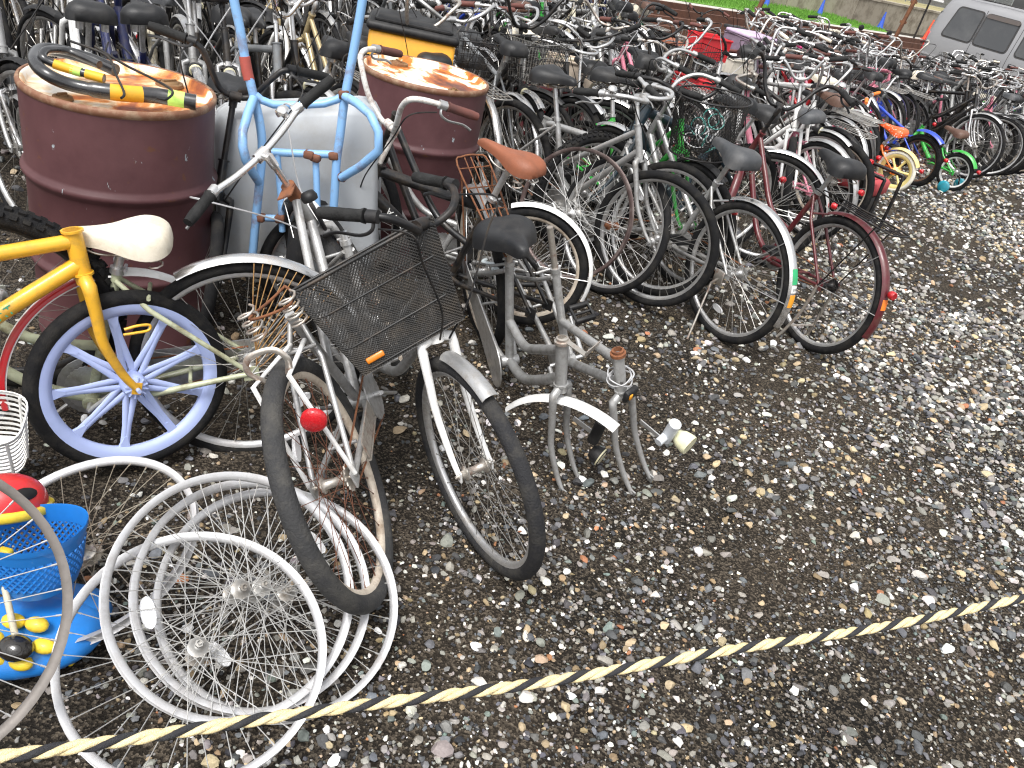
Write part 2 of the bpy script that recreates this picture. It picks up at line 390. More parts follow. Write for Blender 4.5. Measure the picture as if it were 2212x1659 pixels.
# ------------------------------------------------------------------ railway and what lies beyond it
def beyond():
    A = Vector((-5.4, 10.62)); B = Vector((32.0, 50.77)); d = (B-A).normalized(); nrm = Vector((-d.y, d.x)); L = (B-A).length
    ang = math.atan2(d.y, d.x); zb = gz(0, 25)
    def pt(s, o, z): q = A+d*s+nrm*o; return Vector((q.x, q.y, zb+z))
    def strip(mb, o0, o1, z0, z1, s0=0, s1=None):
        s1 = L if s1 is None else s1
        M = Matrix.Rotation(ang, 3, 'Z'); mb.box(pt((s0+s1)/2, (o0+o1)/2, (z0+z1)/2), (s1-s0, o1-o0, z1-z0), M)
    ballast = mat('rusty_ballast', (.16, .11, .08), .9, 0, (.05, .035, .03), .6, 8, .6, 30)
    mb = MB(); strip(mb, -1.6, 3.4, -.05, .12); o = mk('railway_bed', mb, ballast); o['kind'] = 'structure'; tag(o, 'brown ballast bed of the railway track beyond the bicycles', 'railway bed')
    tr = empty('railway_track'); tag(tr, 'rusty brown rails on sleepers beyond the parked bicycles', 'railway track')
    railm = mat('rail_rust', (.15, .07, .045), .6, .2, (.05, .025, .02), .4, 6)
    for k, o0 in enumerate((-.8, .27, 1.4, 2.47)):
        mb = MB(); strip(mb, o0, o0+.075, .20, .34); strip(mb, o0-.03, o0+.105, .16, .199); mk('rail', mb, railm, tr)
    slp = mat('sleeper_wood', (.09, .06, .045), .9)
    sm = MB(); sm.box((0, 0, 0), (.22, 2.1, .1)); sme = sm.mesh('sleeper', [slp])
    for k in range(66):
        for o0 in (-.27, 1.93):
            add('sleeper', sme, tr, Matrix.Translation(pt(.5+k*.62+8, o0, .125))@Matrix.Rotation(ang, 4, 'Z'))
    conc = mat('stained_concrete', (.36, .32, .25), .9, 0, (.10, .075, .045), .7, 1.6, .3, 20)
    ledge = mat('dry_grass_bank', (.33, .29, .14), .95, 0, (.20, .17, .07), .5, 3, .5, 40)
    grassm = mat('grass', (.13, .30, .035), .9, 0, (.06, .16, .02), .4, 6, .8, 60)
    pale = mat('pale_concrete', (.5, .48, .44), .85, 0, (.25, .22, .18), .4, 3)
    mb = MB(); strip(mb, 3.4, 4.1, -.05, .2); o = mk('path', mb, pale); o['kind'] = 'structure'; tag(o, 'narrow pale concrete path beside the railway track', 'path')
    mb = MB(); strip(mb, 4.1, 6.6, -.05, .22, 0, 27.2); o = mk('grass_verge', mb, grassm); o['kind'] = 'structure'; tag(o, 'bright green mown grass verge beyond the rails', 'grass')
    # blades stick up along the verge
    rng = random.Random(5); gb = MB()
    for i in range(7000):
        s_, oo = rng.uniform(11, 27.1), rng.uniform(4.15, 6.55); p = pt(s_, oo, .215); hgt = rng.uniform(.05, .13); a = rng.uniform(0, PI); dx = Vector((math.cos(a), math.sin(a), 0))*.02
        gb._add([p-dx, p+dx, p+Vector((rng.uniform(-.03, .03), rng.uniform(-.03, .03), hgt))], [(0, 1, 2)])
    tag(mk('grass_blades', gb, grassm, smooth=False), 'short green grass blades on the verge beyond the rails', 'grass', kind='stuff')
    wl = empty('retaining_wall'); tag(wl, 'low stained concrete retaining wall behind the green verge', 'wall')
    rng = random.Random(9); pm = {}
    for k in range(22):
        mb = MB(); w_ = 2.36; strip(mb, 6.62+rng.uniform(0, .015), 6.95, -.1, .95, k*2.4, k*2.4+w_); mk('panel', mb, conc, wl)
    mb = MB(); strip(mb, 6.60, 7.0, .951, 1.03); mk('coping', mb, conc, wl)
    mb = MB(); strip(mb, 6.96, 11.5, .2, 1.0); o = mk('bank', mb, ledge); o['kind'] = 'structure'; tag(o, 'dry ochre grass bank on top of the retaining wall', 'bank')
    # mesh fence on the bank
    fm = mat('galvanised_fence', (.33, .36, .37), .5, .4, (.2, .2, .19), .3)
    fe = empty('mesh_fence'); tag(fe, 'grey galvanised wire fence running along the bank', 'fence')
    for k in range(21):
        mb = MB(); mb.tube([pt(1+k*2.5, 9.6, .9), pt(1+k*2.5, 9.6, 2.75)], .03, 8); mk('post', mb, fm, fe)
    for k in range(20):
        mb = MB(); x0 = 1+k*2.5
        for j in range(26): mb.tube([pt(x0+.05+j*.096, 9.58, 1.05), pt(x0+.05+j*.096, 9.58, 2.68)], .007, 3, cap=False)
        for j in range(9): mb.tube([pt(x0+.02, 9.57, 1.08+j*.2), pt(x0+2.48, 9.57, 1.08+j*.2)], .007, 3, cap=False)
        o = mk('wire_panel', mb, fm, fe); o['kind'] = 'stuff'
    # low store buildings behind the fence
    def hall(name, s0, s1, o0, o1, h, mwall, mroof, label, wins):
        r = empty(name); tag(r, label, 'building')
        mb = MB(); strip(mb, o0, o1, 0, h, s0, s1); mk('wall', mb, mwall, r)
        mb = MB(); strip(mb, o0-.3, o1+.3, h+.002, h+.25, s0-.3, s1+.3); mk('roof', mb, mroof, r)
        fr = mat('window_frame_grey', (.55, .56, .57), .5); gl = mat('hall_glass', (.40, .44, .47), .12, 0, (.5, .52, .54), .3, .8, spec=.8)
        for (a, b, c, e) in wins:
            mb = MB(); strip(mb, o0-.06, o0+.02, c, e, a, b); wnd = mk('window', mb, fr, r)
            nx, nz = max(1, int((b-a)/.8)), max(1, int((e-c)/.7)); pm_ = None
            for i in range(nx):
                for j in range(nz):
                    mb = MB(); strip(mb, o0-.075, o0-.062, c+.05+j*(e-c-.05)/nz, c+(j+1)*(e-c-.05)/nz, a+.05+i*(b-a-.05)/nx, a+(i+1)*(b-a-.05)/nx); mk('pane', mb, gl, wnd)
        for i in range(int((s1-s0)/1.2)):
            mb = MB(); strip(mb, o0-.03, o0-.001, .9, h, s0+.1+i*1.2, s0+.16+i*1.2); mk('cladding_rib', mb, mwall, r)
    bl = mat('blue_grey_cladding', (.30, .33, .36), .6, 0, (.22, .23, .25), .3, 1.2); pw = mat('pale_cladding', (.62, .64, .65), .6, 0, (.4, .4, .4), .3, 1.2)
    gr = mat('grey_roofing', (.3, .31, .32), .7)
    hall('store_hall', 9, 18.5, 13, 20, 5, pw, gr, 'pale grey store hall behind the wire fence', [(10, 14, 1.3, 3.4), (14.6, 18, 1.3, 3.4)])
    hall('glazed_hall', 19.5, 25.5, 13.5, 20, 4.6, bl, gr, 'blue-grey hall with wide white-framed windows behind the fence', [(20.2, 22.4, 1.2, 3.2), (22.8, 25.2, 1.2, 2.9)])
    hall('long_shed', 26, 40, 14, 21, 4.2, bl, gr, 'blue-grey shed furthest along the fence behind the parked van', [(27, 30, 1.3, 3)])
    # yellow strut leaning behind the fence
    mb = MB(); mb.box(pt(19.0, 11.8, 2.0), (2.6, .18, .22), Matrix.Rotation(ang, 3, 'Z')@Matrix.Rotation(R_(-28), 3, 'Y')); 
    tag(mk('yellow_beam', mb, mat('yellow_beam_paint', (.62, .36, .05), .6)), 'slanting yellow beam behind the wire fence', 'beam')
    # things that stand along the track
    def cone(name, p, h, m, label):
        r = empty(name, M=Matrix.Translation(p)); tag(r, label, 'cone')
        mb = MB(); mb.lathe([(.10*h/.5, .02), (.09*h/.5, .05), (.022*h/.5, h), (.001, h+.004)], 16, 'z'); mk('cone_body', mb, m, r)
        mb = MB(); mb.rbox((0, 0, .012), (.24*h/.5, .24*h/.5, .024), .02); mk('foot_plate', mb, m, r)
    bcone = mat('blue_cone', (.03, .10, .55), .5); ocone = mat('red_cone', (.75, .10, .04), .5)
    def gp(px, py, z=0.0):
        q = g(px, py, zb+z); return q
    for i, (px, o0, m, hh, lb) in enumerate(((1769, 5.9, bcone, .55, 'blue cone on the green verge by the rusty post'), (1901, 5.2, bcone, .55, 'blue cone on the verge nearer the parked van'),
                                           (1655, 6.1, bcone, .5, 'small blue cone at the far end of the green verge'), (2000, 3.75, ocone, .7, 'red traffic cone on the path just beside the van'))):
        # choose the point on the strip that lies on the sight line
        best = min((abs(proj(pt(s_*.1, o0, .2))[0]-px), s_*.1) for s_ in range(0, 550))[1]
        cone('traffic_cone', pt(best, o0, .2), hh, m, lb)
    rp = mat('rusty_post_steel', (.20, .085, .04), .85, 0, (.08, .03, .02), .5, 8)
    for px, o0, hh, tilt, lb in ((1924, -1.9, 1.9, .16, 'rusty steel post leaning beside the rails near the van'), (1612, -1.9, 1.6, .22, 'rusty steel post leaning beside the rails in front of the green verge')):
        best = min((abs(proj(pt(s_*.1, o0, .8))[0]-px), s_*.1) for s_ in range(0, 550))[1]; p = pt(best, o0, 0)
        mb = MB(); mb.tube([p-Vector((0, 0, .1)), p+Vector((tilt*hh*.6, 0, hh))], .045, 6); 
        for k in range(3): q = p+Vector((tilt*hh*.6, 0, hh))*(.4+.22*k); mb.box(q, (.14, .03, .05))
        tag(mk('rusty_post', mb, rp), lb, 'post')
    best = min((abs(proj(pt(s_*.1, 3.0, 1))[0]-2030), s_*.1) for s_ in range(0, 550))[1]; p = pt(best, 3.6, 0)
    sg = empty('signal_post', M=Matrix.Translation(p)); tag(sg, 'thin dark track post with a pale cross arm beside the van', 'post')
    mb = MB(); mb.tube([(0, 0, 0), (0, 0, 3.2)], .035, 8); mk('pole', mb, blackm, sg)
    mb = MB(); mb.box((0, 0, 1.55), (.9, .05, .07)); mk('cross_arm', mb, whitep, sg)
beyond()
# ------------------------------------------------------------------ bicycle library (local axes: x forward, y to the rider's left, z up; origin = rear tyre on the ground)
def tyre_mesh(R, tw, seg=56, n=10, knob=False):
    def f():
        mb = MB(); Rm = R-tw
        mb.lathe([(Rm+tw*math.cos(2*PI*j/n), tw*1.02*math.sin(2*PI*j/n)) for j in range(n)], seg, 'y', True)
        if knob:
            for i in range(64):
                a = 2*PI*i/64
                for s_ in (-1, 0, 1):
                    aa = a+(.05 if s_ == 0 else 0); th = s_*.75
                    M = Matrix.Rotation(-aa, 3, 'Y')@Matrix.Rotation(th, 3, 'Z')
                    c = Matrix.Rotation(-aa, 3, 'Y')@Vector((Rm+tw*1.0*math.cos(th), tw*math.sin(th), 0))
                    mb.box(c, (.012, .013, .017), M)
        return mb.mesh('tyre', [rubber])
    return cached(('tyre', R, tw, seg, n, knob), f)
def rim_mb(R, seg=56, w_=.0115, d=.018, mb=None, mi=0):
    mb = mb or MB(); Ro, Ri = R, R-d
    mb.lathe([(Ro, -w_), (Ro-.004, -w_*.75), (Ro-.007, 0), (Ro-.004, w_*.75), (Ro, w_), (Ro-d*.55, w_*.95), (Ri, w_*.35), (Ri, -w_*.35), (Ro-d*.55, -w_*.95)], seg, 'y', True, mi=mi)
    return mb
def spokes_mb(Ri, n=36, r=.0011, mb=None, mi=0, hubr=.021, hw=.032, cross=1.15, ns=3):
    mb = mb or MB()
    for i in range(n):
        a = 2*PI*i/n; side = 1 if i % 2 else -1; k = cross if (i//2) % 2 else -cross
        ha = a+k
        p0 = Vector((hubr*math.cos(ha), side*hw, hubr*math.sin(ha))); p1 = Vector((Ri*math.cos(a), side*.002, Ri*math.sin(a)))
        mb.tube([p0, p1], r, ns, cap=False, mi=mi)
        mb.tube([p1*.955+p0*.045, p1], r*1.8, ns, cap=False, mi=mi)
    return mb
def hub_mb(mb=None, mi=0, hw=.032, fr=.0225, sprocket=False):
    mb = mb or MB()
    mb.lathe([(.0045, -.062), (.0045, -hw-.012), (.011, -hw-.01), (.013, -hw-.003), (fr, -hw), (fr, -hw+.004), (.013, -hw+.008), (.011, 0), (.013, hw-.008), (fr, hw-.004), (fr, hw), (.013, hw+.003), (.011, hw+.01), (.0045, hw+.012), (.0045, .062)], 16, 'y', mi=mi)
    for s_ in (-1, 1): mb.lathe([(.0001, s_*.056), (.009, s_*.056), (.009, s_*.049), (.0001, s_*.049)], 6, 'y', mi=mi)
    if sprocket:
        pr = []
        for k in range(32):
            a = 2*PI*k/32; rr = .037 if k % 2 else .031; pr.append((rr*math.cos(a), rr*math.sin(a)))
        mb.plate(pr, -hw-.012, -hw-.008, mi)
    return mb
def wheel_full(parent, M, R, tw, rim, tyre=rubber, spk=spokem, hub=alloy, nsp=36, knob=False, tyred=True, reflector=None, rw=.0115, rd=.018, top=False, sprocket=False, name='wheel', spr=.0011):
    """wheel > tyre, rim, spokes, hub, reflector"""
    wl = empty(name, parent, M); Rr = R-2*tw+.006
    if tyred: add('tyre', tyre_mesh(R, tw, 64, 12, knob), wl, mats=[tyre])
    add('rim', cached(('rim', round(Rr, 4), rw, rd), lambda: rim_mb(Rr, 64, rw, rd).mesh('rim', [alloy])), wl, mats=[rim])
    o = add('spokes', cached(('spk', round(Rr-rd, 4), nsp, spr), lambda: spokes_mb(Rr-rd+.002, nsp, spr).mesh('spokes', [spokem], False)), wl, mats=[spk]); o['kind'] = 'stuff'
    add('hub', cached(('hub', sprocket), lambda: hub_mb(sprocket=sprocket).mesh('hub', [alloy])), wl, mats=[hub])
    if reflector is not None:
        mb = MB(); rr = (Rr-rd)*.72; a = reflector
        c = Vector((rr*math.cos(a), 0, rr*math.sin(a))); Mx = Matrix.Rotation(-a, 3, 'Y')
        pts = [(.015*math.cos(t), .038*math.sin(t)*(1 if abs(math.sin(t)) < .8 else .93)) for t in [2*PI*i/16 for i in range(16)]]
        mb.loft([[c+Mx@Vector((x, y0, z)) for x, z in pts] for y0 in (-.004, .004)]); mk('reflector', mb, clearref, wl)
    return wl
def wheel_lod(R, tw, nsp=20):
    def f():
        mb = MB(); Rm = R-tw; n = 7
        mb.lathe([(Rm+tw*math.cos(2*PI*j/n), tw*math.sin(2*PI*j/n)) for j in range(n)], 36, 'y', True, mi=0)
        Rr = R-2*tw+.006; rim_mb(Rr, 36, .0115, .018, mb, 1); spokes_mb(Rr-.016, nsp, .0011, mb, 2, cross=.9); 
        mb.lathe([(.005, -.055), (.005, -.035), (.024, -.033), (.012, -.024), (.012, .024), (.024, .033), (.005, .035), (.005, .055)], 10, 'y', mi=2)
        return mb.mesh('wheel', [rubber, alloy, spokem])
    return cached(('wl', R, tw, nsp), f)
def mag_wheel(parent, M, R, tw, m, nsp=9, double=True, tyre=rubber, hubm=None):
    wl = empty('wheel', parent, M); add('tyre', tyre_mesh(R, tw, 64, 12), wl, mats=[tyre]); Rr = R-2*tw+.008
    mb = MB(); rim_mb(Rr, 64, .017, .033, mb); mk('rim', mb, m, wl)
    def sp():
        mb = MB()
        for s_ in ((-1, 1) if double else (0,)):
            w0 = .012*s_; a = Vector((.03, 0, w0*1.05)); b = Vector((Rr*.58, 0, w0*.28)); c = Vector((Rr-.03, 0, w0*.26))
            mb.tube([a, b, c], [.0042, .0042, .0046] if double else [.011, .011, .015], 8, flat=2.2 if double else 1.0)
        if double:
            mb.loft([[Vector((Rr-.065, y0, -.004)), Vector((Rr-.03, y0, -.016)), Vector((Rr-.03, y0, .016)), Vector((Rr-.065, y0, .004))] for y0 in (-.006, .006)])
        return mb.mesh('spoke', [m])
    me = sp()
    for k in range(nsp): add('spoke', me, wl, Matrix.Rotation(2*PI*k/nsp+.12, 4, 'Y'))
    mb = MB(); mb.lathe([(.012, -.05), (.03, -.045), (.034, -.03), (.034, .03), (.03, .045), (.012, .05)], 24, 'y')
    for k in range(12):
        a = 2*PI*k/12; mb.box((.022*math.cos(a), 0, .022*math.sin(a)), (.018, .1, .003), Matrix.Rotation(-a, 3, 'Y'))
    mb.lathe([(.0001, -.075), (.006, -.075), (.006, .075), (.0001, .075)], 10, 'y'); mk('hub', mb, hubm or m, wl)
    return wl
FPROF = [(.0, -.024), (.010, -.017), (.014, -.008), (.015, 0), (.014, .008), (.010, .017), (.0, .024), (-.0012, .0225), (.0085, .0155), (.0125, .007), (.0135, 0), (.0125, -.007), (.0085, -.0155), (-.0012, -.0225)]
def fender_mb(R, a0, a1, wide=1.0, seg=26, stays=True, back=PI):
    mb = MB(); mb.arc(R+.006, R_(a0), R_(a1), [(dr, dy*wide) for dr, dy in FPROF], seg)
    return mb
def stay_mb(R, a, w_=.06, r=.0022):
    mb = MB(); e = Vector(((R+.004)*math.cos(R_(a)), 0, (R+.004)*math.sin(R_(a))))
    for s_ in (-1, 1): mb.tube([(0, s_*w_, 0), e+Vector((0, s_*.022, 0)), e+Vector((0, s_*.008, 0))], r, 5)
    return mb
class Geo:
    def __init__(s, R=.335, wb=1.08, bbh=None, cs=.45, sta=70, ha=69, stl=.42, rake=.055, htl=.15):
        s.R, s.wb = R, wb; s.ra = Vector((0, 0, R)); s.fa = Vector((wb, 0, R)); k = R/.335
        bbh = bbh or .27*k+.01; s.bb = Vector((math.sqrt(max(.01, cs*cs-(R-bbh)**2)), 0, bbh))
        s.su = Vector((-math.cos(R_(sta)), 0, math.sin(R_(sta)))); s.st = s.bb+s.su*stl; s.stl = stl
        s.hu = Vector((-math.cos(R_(ha)), 0, math.sin(R_(ha)))); hp = Vector((s.hu.z, 0, -s.hu.x))
        s.hp = hp; s.crown = s.fa-hp*rake+s.hu*(R+.05); s.h0 = s.crown+s.hu*.012; s.h1 = s.h0+s.hu*htl; s.htl = htl
        s.key = (R, wb, round(bbh, 3), cs, sta, ha, stl, rake, htl)
def frame_mb(G, style, tr=.0145, n=10, mb=None):
    mb = mb or MB(); bb, st = G.bb, G.st; hl = G.h0+G.hu*.03; hh = G.h1-G.hu*.03
    mb.tube([bb-G.su*.0, st], tr, n)
    mb.lathe([(.02, -.036), (.022, -.034), (.022, .034), (.02, .036)], 16, 'y', c=bb, cap=True)
    mb.tube([G.h0, G.h1], tr*1.18, n)
    for p, q in ((G.h0, G.hu*.006), (G.h1-G.hu*.006, G.hu*.006)): mb.tube([p, p+q], tr*1.45, n)
    if style == 'diamond':
        mb.tube([hh, st-G.su*.03], tr, n); mb.tube([hl, bb], tr*1.12, n)
    elif style == 'mixte':          # sloping straight twin tubes
        m1 = bb+G.su*(G.stl*.45)
        mb.tube([hh, m1], tr*.95, n); mb.tube([hl, bb], tr*1.1, n)
    elif style == 'stag':           # curved step-through pair
        m1 = bb+G.su*(G.stl*.42); d = (m1-hh)
        mb.tube(cr([hh, hh+d*.3+Vector((0, 0, -.05)), hh+d*.62+Vector((0, 0, -.085)), m1], 6), tr, n)
        d = bb-hl; mb.tube(cr([hl, hl+d*.3+Vector((0, 0, -.05)), hl+d*.65+Vector((0, 0, -.075)), bb], 6), tr*1.1, n)
    elif style == 'loop':           # single fat low tube
        d = bb-hl; mb.tube(cr([hl+G.hu*.03, hl+d*.25+Vector((0, 0, -.075)), hl+d*.6+Vector((0, 0, -.10)), bb], 7), tr*1.6, n)
        mb.tube(cr([hl+d*.45+Vector((0, 0, -.09)), bb+G.su*.1+Vector((.06, 0, 0)), bb+G.su*(G.stl*.5)], 5), tr*.8, n)
    elif style == 'kid':
        d = bb-hl; mb.tube(cr([hl+G.hu*.02, hl+d*.4+Vector((0, 0, -.02)), bb], 5), tr*1.5, n); mb.tube(cr([hl+d*.35, bb+G.su*(G.stl*.6)], 3), tr, n)
    for s_ in (-1, 1):
        y = .056*s_; ax = G.ra+Vector((0, y, 0))
        mb.tube([bb+Vector((-.01, s_*.022, 0)), bb+Vector((-.07, s_*.036, 0))*1.0+(ax-bb)*.12*Vector((1, 0, 1)).length*0, ax], [tr*.75, tr*.75, tr*.55], max(6, n-2))
        mb.tube([st-G.su*.03+Vector((0, s_*.014, 0)), st-G.su*.03+(G.ra-st)*.25+Vector((0, s_*.046, 0)), ax], [tr*.5, tr*.55, tr*.5], max(6, n-2))
        mb.box(ax, (.045, .005, .045))
    br = G.ra+(st-G.ra).normalized()*(G.R+.02); mb.tube([br+Vector((0, -.05, 0)), br+Vector((0, .05, 0))], .006, 6)
    mb.tube([G.bb*.25+G.ra*.75+Vector((.06, -.04, 0)), G.bb*.25+G.ra*.75+Vector((.06, .04, 0))], .006, 6)
    return mb
def fork_mb(G, n=10, r=.0125, mb=None):
    mb = mb or MB(); mb.tube([G.crown-G.hu*.012, G.crown+G.hu*.014], .021, n)
    for s_ in (-1, 1):
        a = G.crown+Vector((0, s_*.018, 0)); b = G.crown-G.hu*.01+Vector((0, s_*.046, 0)); c = G.crown-G.hu*(G.R*.62)+Vector((0, s_*.05, 0)); e = G.fa+Vector((0, s_*.05, 0))
        pts = cr([b, (b+c)/2, c, (c*.35+e*.65)-G.hp*.008, e], 4)
        mb.tube([a]+pts, [r*1.15]*2+[r*(1.12-.55*i/len(pts)) for i in range(1, len(pts))], n); mb.box(e, (.024, .005, .034))
    return mb
BARS = dict(
  city=[(0, 0, 0), (.03, .06, 0), (.05, .14, .045), (.005, .215, .085), (-.08, .262, .082), (-.22, .295, .06)],
  swan=[(0, 0, 0), (.01, .05, .0), (.04, .11, .06), (.06, .155, .14), (.05, .20, .185), (-.02, .245, .19), (-.16, .285, .165)],
  flat=[(0, 0, 0), (.0, .10, .006), (-.008, .19, .02), (-.05, .30, .022)],
  rise=[(0, 0, 0), (0, .05, .015), (.004, .10, .09), (.0, .14, .125), (-.03, .26, .13)],
  low=[(0, 0, 0), (.05, .06, .0), (.075, .13, .01), (.03, .205, .02), (-.07, .25, .01), (-.2, .27, -.015)])
def bars_paths(style, k=1.0):
    h = [Vector(p)*k for p in BARS[style]]; full = [Vector((p.x, -p.y, p.z)) for p in reversed(h[1:])]+h
    return cr(full, 6)
def bar_mb(G, style, stem=.10, k=1.0, n=8, r=.0105, mb=None, mi=0):
    mb = mb or MB(); base = G.h1+G.hu*stem
    mb.tube([G.h1-G.hu*.01, base-G.hu*.02], .0108, n, mi=mi); fw = Vector((.035, 0, .012))
    mb.tube([base-G.hu*.035, base, base+fw], [.014, .016, .013], n, mi=mi)
    c = base+fw; mb.tube([c+Vector((0, -.02, 0)), c+Vector((0, .02, 0))], .0175, n, mi=mi)
    mb.tube([c+p for p in bars_paths(style, k)], r, n, mi=mi)
    return mb, c
def grip_mb(style, k, s_, c, L=.12, r=.0165, mb=None, mi=0, n=8):
    mb = mb or MB(); p = bars_paths(style, k); a = p[-1] if s_ > 0 else p[0]; b = p[-3] if s_ > 0 else p[2]
    d = (a-b).normalized(); e = a+d*.012
    mb.tube([c+e-d*L, c+e-d*(L-.012), c+e-d*.03, c+e], [r*1.18, r*.95, r*1.02, r*.85], n, mi=mi); return mb, c+e-d*L, d
def lever_mb(root, d, s_, mb=None, mi=0, n=6):
    mb = mb or MB(); side = Vector((.9, 0, -.35)); side = (side-d*side.dot(d)).normalized(); r0 = root-d*.02
    mb.tube([r0-d*.014, r0+d*.014], .0165, 8, mi=mi)
    mb.tube(cr([r0, r0+side*.03, r0+side*.045+d*.03, r0+side*.042+d*.09, r0+side*.052+d*.125], 4), [.007]+[.0058]*15+[.006], n, mi=mi, flat=.7); return mb
def cr4(P4, k):
    P4 = [Vector(p) for p in P4]; n = len(P4); out = []
    for i in range(n-1):
        p0, p1, p2, p3 = P4[max(i-1, 0)], P4[i], P4[i+1], P4[min(i+2, n-1)]
        for j in range(k): t = j/k; out.append(.5*((2*p1)+(p2-p0)*t+(2*p0-5*p1+4*p2-p3)*t*t+(3*p1-p0-3*p2+p3)*t**3))
    return out+[P4[-1]]
def saddle_mb(wide=1.0, long=1.0, thick=1.0, n=14, mb=None):
    mb = mb or MB()
    xs = [-.135, -.128, -.105, -.07, -.03, .01, .05, .09, .12, .138, .145]; ws = [.03, .062, .092, .1, .086, .058, .038, .028, .022, .014, .004]
    zt = [-.012, .008, .022, .028, .022, .014, .012, .012, .009, 0, -.012]; zb = [-.035, -.042, -.048, -.05, -.046, -.04, -.034, -.03, -.028, -.026, -.02]
    secs = []; q4 = cr4(list(zip(xs, ws, zt, zb)), 3)
    for x, w_, t, b in q4:
        w_ *= wide; sec = []; b *= thick
        for j in range(n+1):
            a = PI*j/n; cx, sz = math.cos(a), math.sin(a)
            yy = w_*math.copysign(abs(cx)**.75, cx); dip = .006*math.exp(-(yy/.02)**2)*(1 if x < 0 else .4)
            sec.append(Vector((x*long, yy, b+(t-b)*(sz**.62)-dip)))
        sec += [Vector((x*long, -w_*.6, b-.001)), Vector((x*long, w_*.6, b-.001))]
        secs.append(sec)
    return mb.loft(secs)
def under_saddle_mb(spring=True, mb=None, mi=0):
    mb = mb or MB()
    for s_ in (-1, 1):
        mb.tube(cr([(.10, s_*.008, -.03), (.05, s_*.022, -.055), (-.03, s_*.024, -.06), (-.09, s_*.045, -.05)], 4), .0035, 6, mi=mi)
        if spring: mb.tube([(-.09+.017*math.cos(t*.9), s_*.05+.017*math.sin(t*.9), -.085+t*.0028) for t in range(0, 22)], .0028, 5, mi=mi)
    mb.tube([(-.02, -.03, -.062), (-.02, .03, -.062)], .010, 8, mi=mi); return mb
def basket_frame_pts(tw, td, bw, bd, h, z):   # corners at height fraction
    pass
def mesh_basket(parent, c, wire=blackm, rimm=blackm, top=(.27, .36), bot=(.19, .28), h=.24, step=.0105, wr=.0008, bands=True, label=None, tilt=0.0, drop=0.0):
    """open tapered basket: diagonal wire mesh on real wires, rim rod, band rods"""
    r = empty('basket', parent, Matrix.Translation(c)@Matrix.Rotation(tilt, 4, 'Y'))
    def corner(f, sx, sy): return Vector((sx*(bot[0]+(top[0]-bot[0])*f)/2, sy*(bot[1]+(top[1]-bot[1])*f)/2, h*f+(drop*f*(1 if sx > 0 else 0))))
    sides = [((1, -1), (1, 1)), ((-1, 1), (-1, -1)), ((1, 1), (-1, 1)), ((-1, -1), (1, -1))]; mb = MB()
    def pt(a, b, u, v): return (corner(v, *a)*(1-u)+corner(v, *b)*u)
    for a, b in sides:
        wl = (corner(.5, *a)-corner(.5, *b)).length; nd = int((wl+h)/step)
        for sgn in (1, -1):
            for i in range(-int(h/step), int(wl/step)+1):
                # line u*wl - v*h = i*step  (or mirrored), clipped to the unit square
                u0 = i*step/wl; u1 = (i*step+h)/wl; v0, v1 = 0.0, 1.0
                if u0 < 0: v0 = -u0*wl/h; u0 = 0
                if u1 > 1: v1 = (1-i*step/wl)*wl/h; u1 = 1
                if v1 <= v0 or u0 >= 1: continue
                if sgn < 0: u0, u1 = 1-u0, 1-u1
                mb.tube([pt(a, b, u0, v0), pt(a, b, u1, v1)], wr, 3, cap=False)
    nx, ny = int(bot[0]/step/.9), int(bot[1]/step/.9)
    for i in range(nx+1):
        x = -bot[0]/2+bot[0]*i/nx; mb.tube([(x, -bot[1]/2, 0), (x, bot[1]/2, 0)], wr, 3, cap=False)
    for i in range(ny+1):
        y = -bot[1]/2+bot[1]*i/ny; mb.tube([(-bot[0]/2, y, 0), (bot[0]/2, y, 0)], wr, 3, cap=False)
    o = mk('wire_mesh', mb, wire, r, smooth=False); o['kind'] = 'stuff'
    def ringp(f, e=.0):
        cs = [corner(f, sx, sy) for sx, sy in ((1, 1), (-1, 1), (-1, -1), (1, -1))]; pts = []
        for i in range(4):
            p, q, o_ = cs[i], cs[(i+1) % 4], cs[i-1]; k = .035
            pts += [p+(o_-p).normalized()*k, p+((o_-p).normalized()+(q-p).normalized())*k*.29, p+(q-p).normalized()*k]
        return [Vector((p.x*(1+e), p.y*(1+e), p.z)) for p in pts]
    mb = MB(); mb.tube(ringp(1.0, .006), .0042, 8, True); mk('rim_rod', mb, rimm, r)
    if bands:
        for f in (0.03, .30, .68): mb = MB(); mb.tube(ringp(f, .008), .0028, 6, True); mk('band_rod', mb, rimm, r)
    return r
def wire_basket_mesh(top=(.25, .34), bot=(.18, .27), h=.22, nx=9, nz=6, r=.0016):
    def f():
        mb = MB()
        def corner(f_, sx, sy): return Vector((sx*(bot[0]+(top[0]-bot[0])*f_)/2, sy*(bot[1]+(top[1]-bot[1])*f_)/2, h*f_))
        cs = ((1, 1), (-1, 1), (-1, -1), (1, -1))
        for i in range(nz+1): mb.tube([corner(i/nz, *c) for c in cs], r*(2.2 if i == nz else 1), 4, True)
        for i in range(4):
            a, b = cs[i], cs[(i+1) % 4]; n_ = nx if i % 2 else nx+3
            for j in range(n_): u = j/n_; mb.tube([corner(0, *a)*(1-u)+corner(0, *b)*u, corner(1, *a)*(1-u)+corner(1, *b)*u], r, 4, cap=False)
        for j in range(1, 8): y = -bot[1]/2+bot[1]*j/8; mb.tube([(-bot[0]/2, y, 0), (bot[0]/2, y, 0)], r, 4, cap=False)
        return mb.mesh('basket', [blackm])
    return cached(('wb', top, bot, h, nx, nz, r), f)
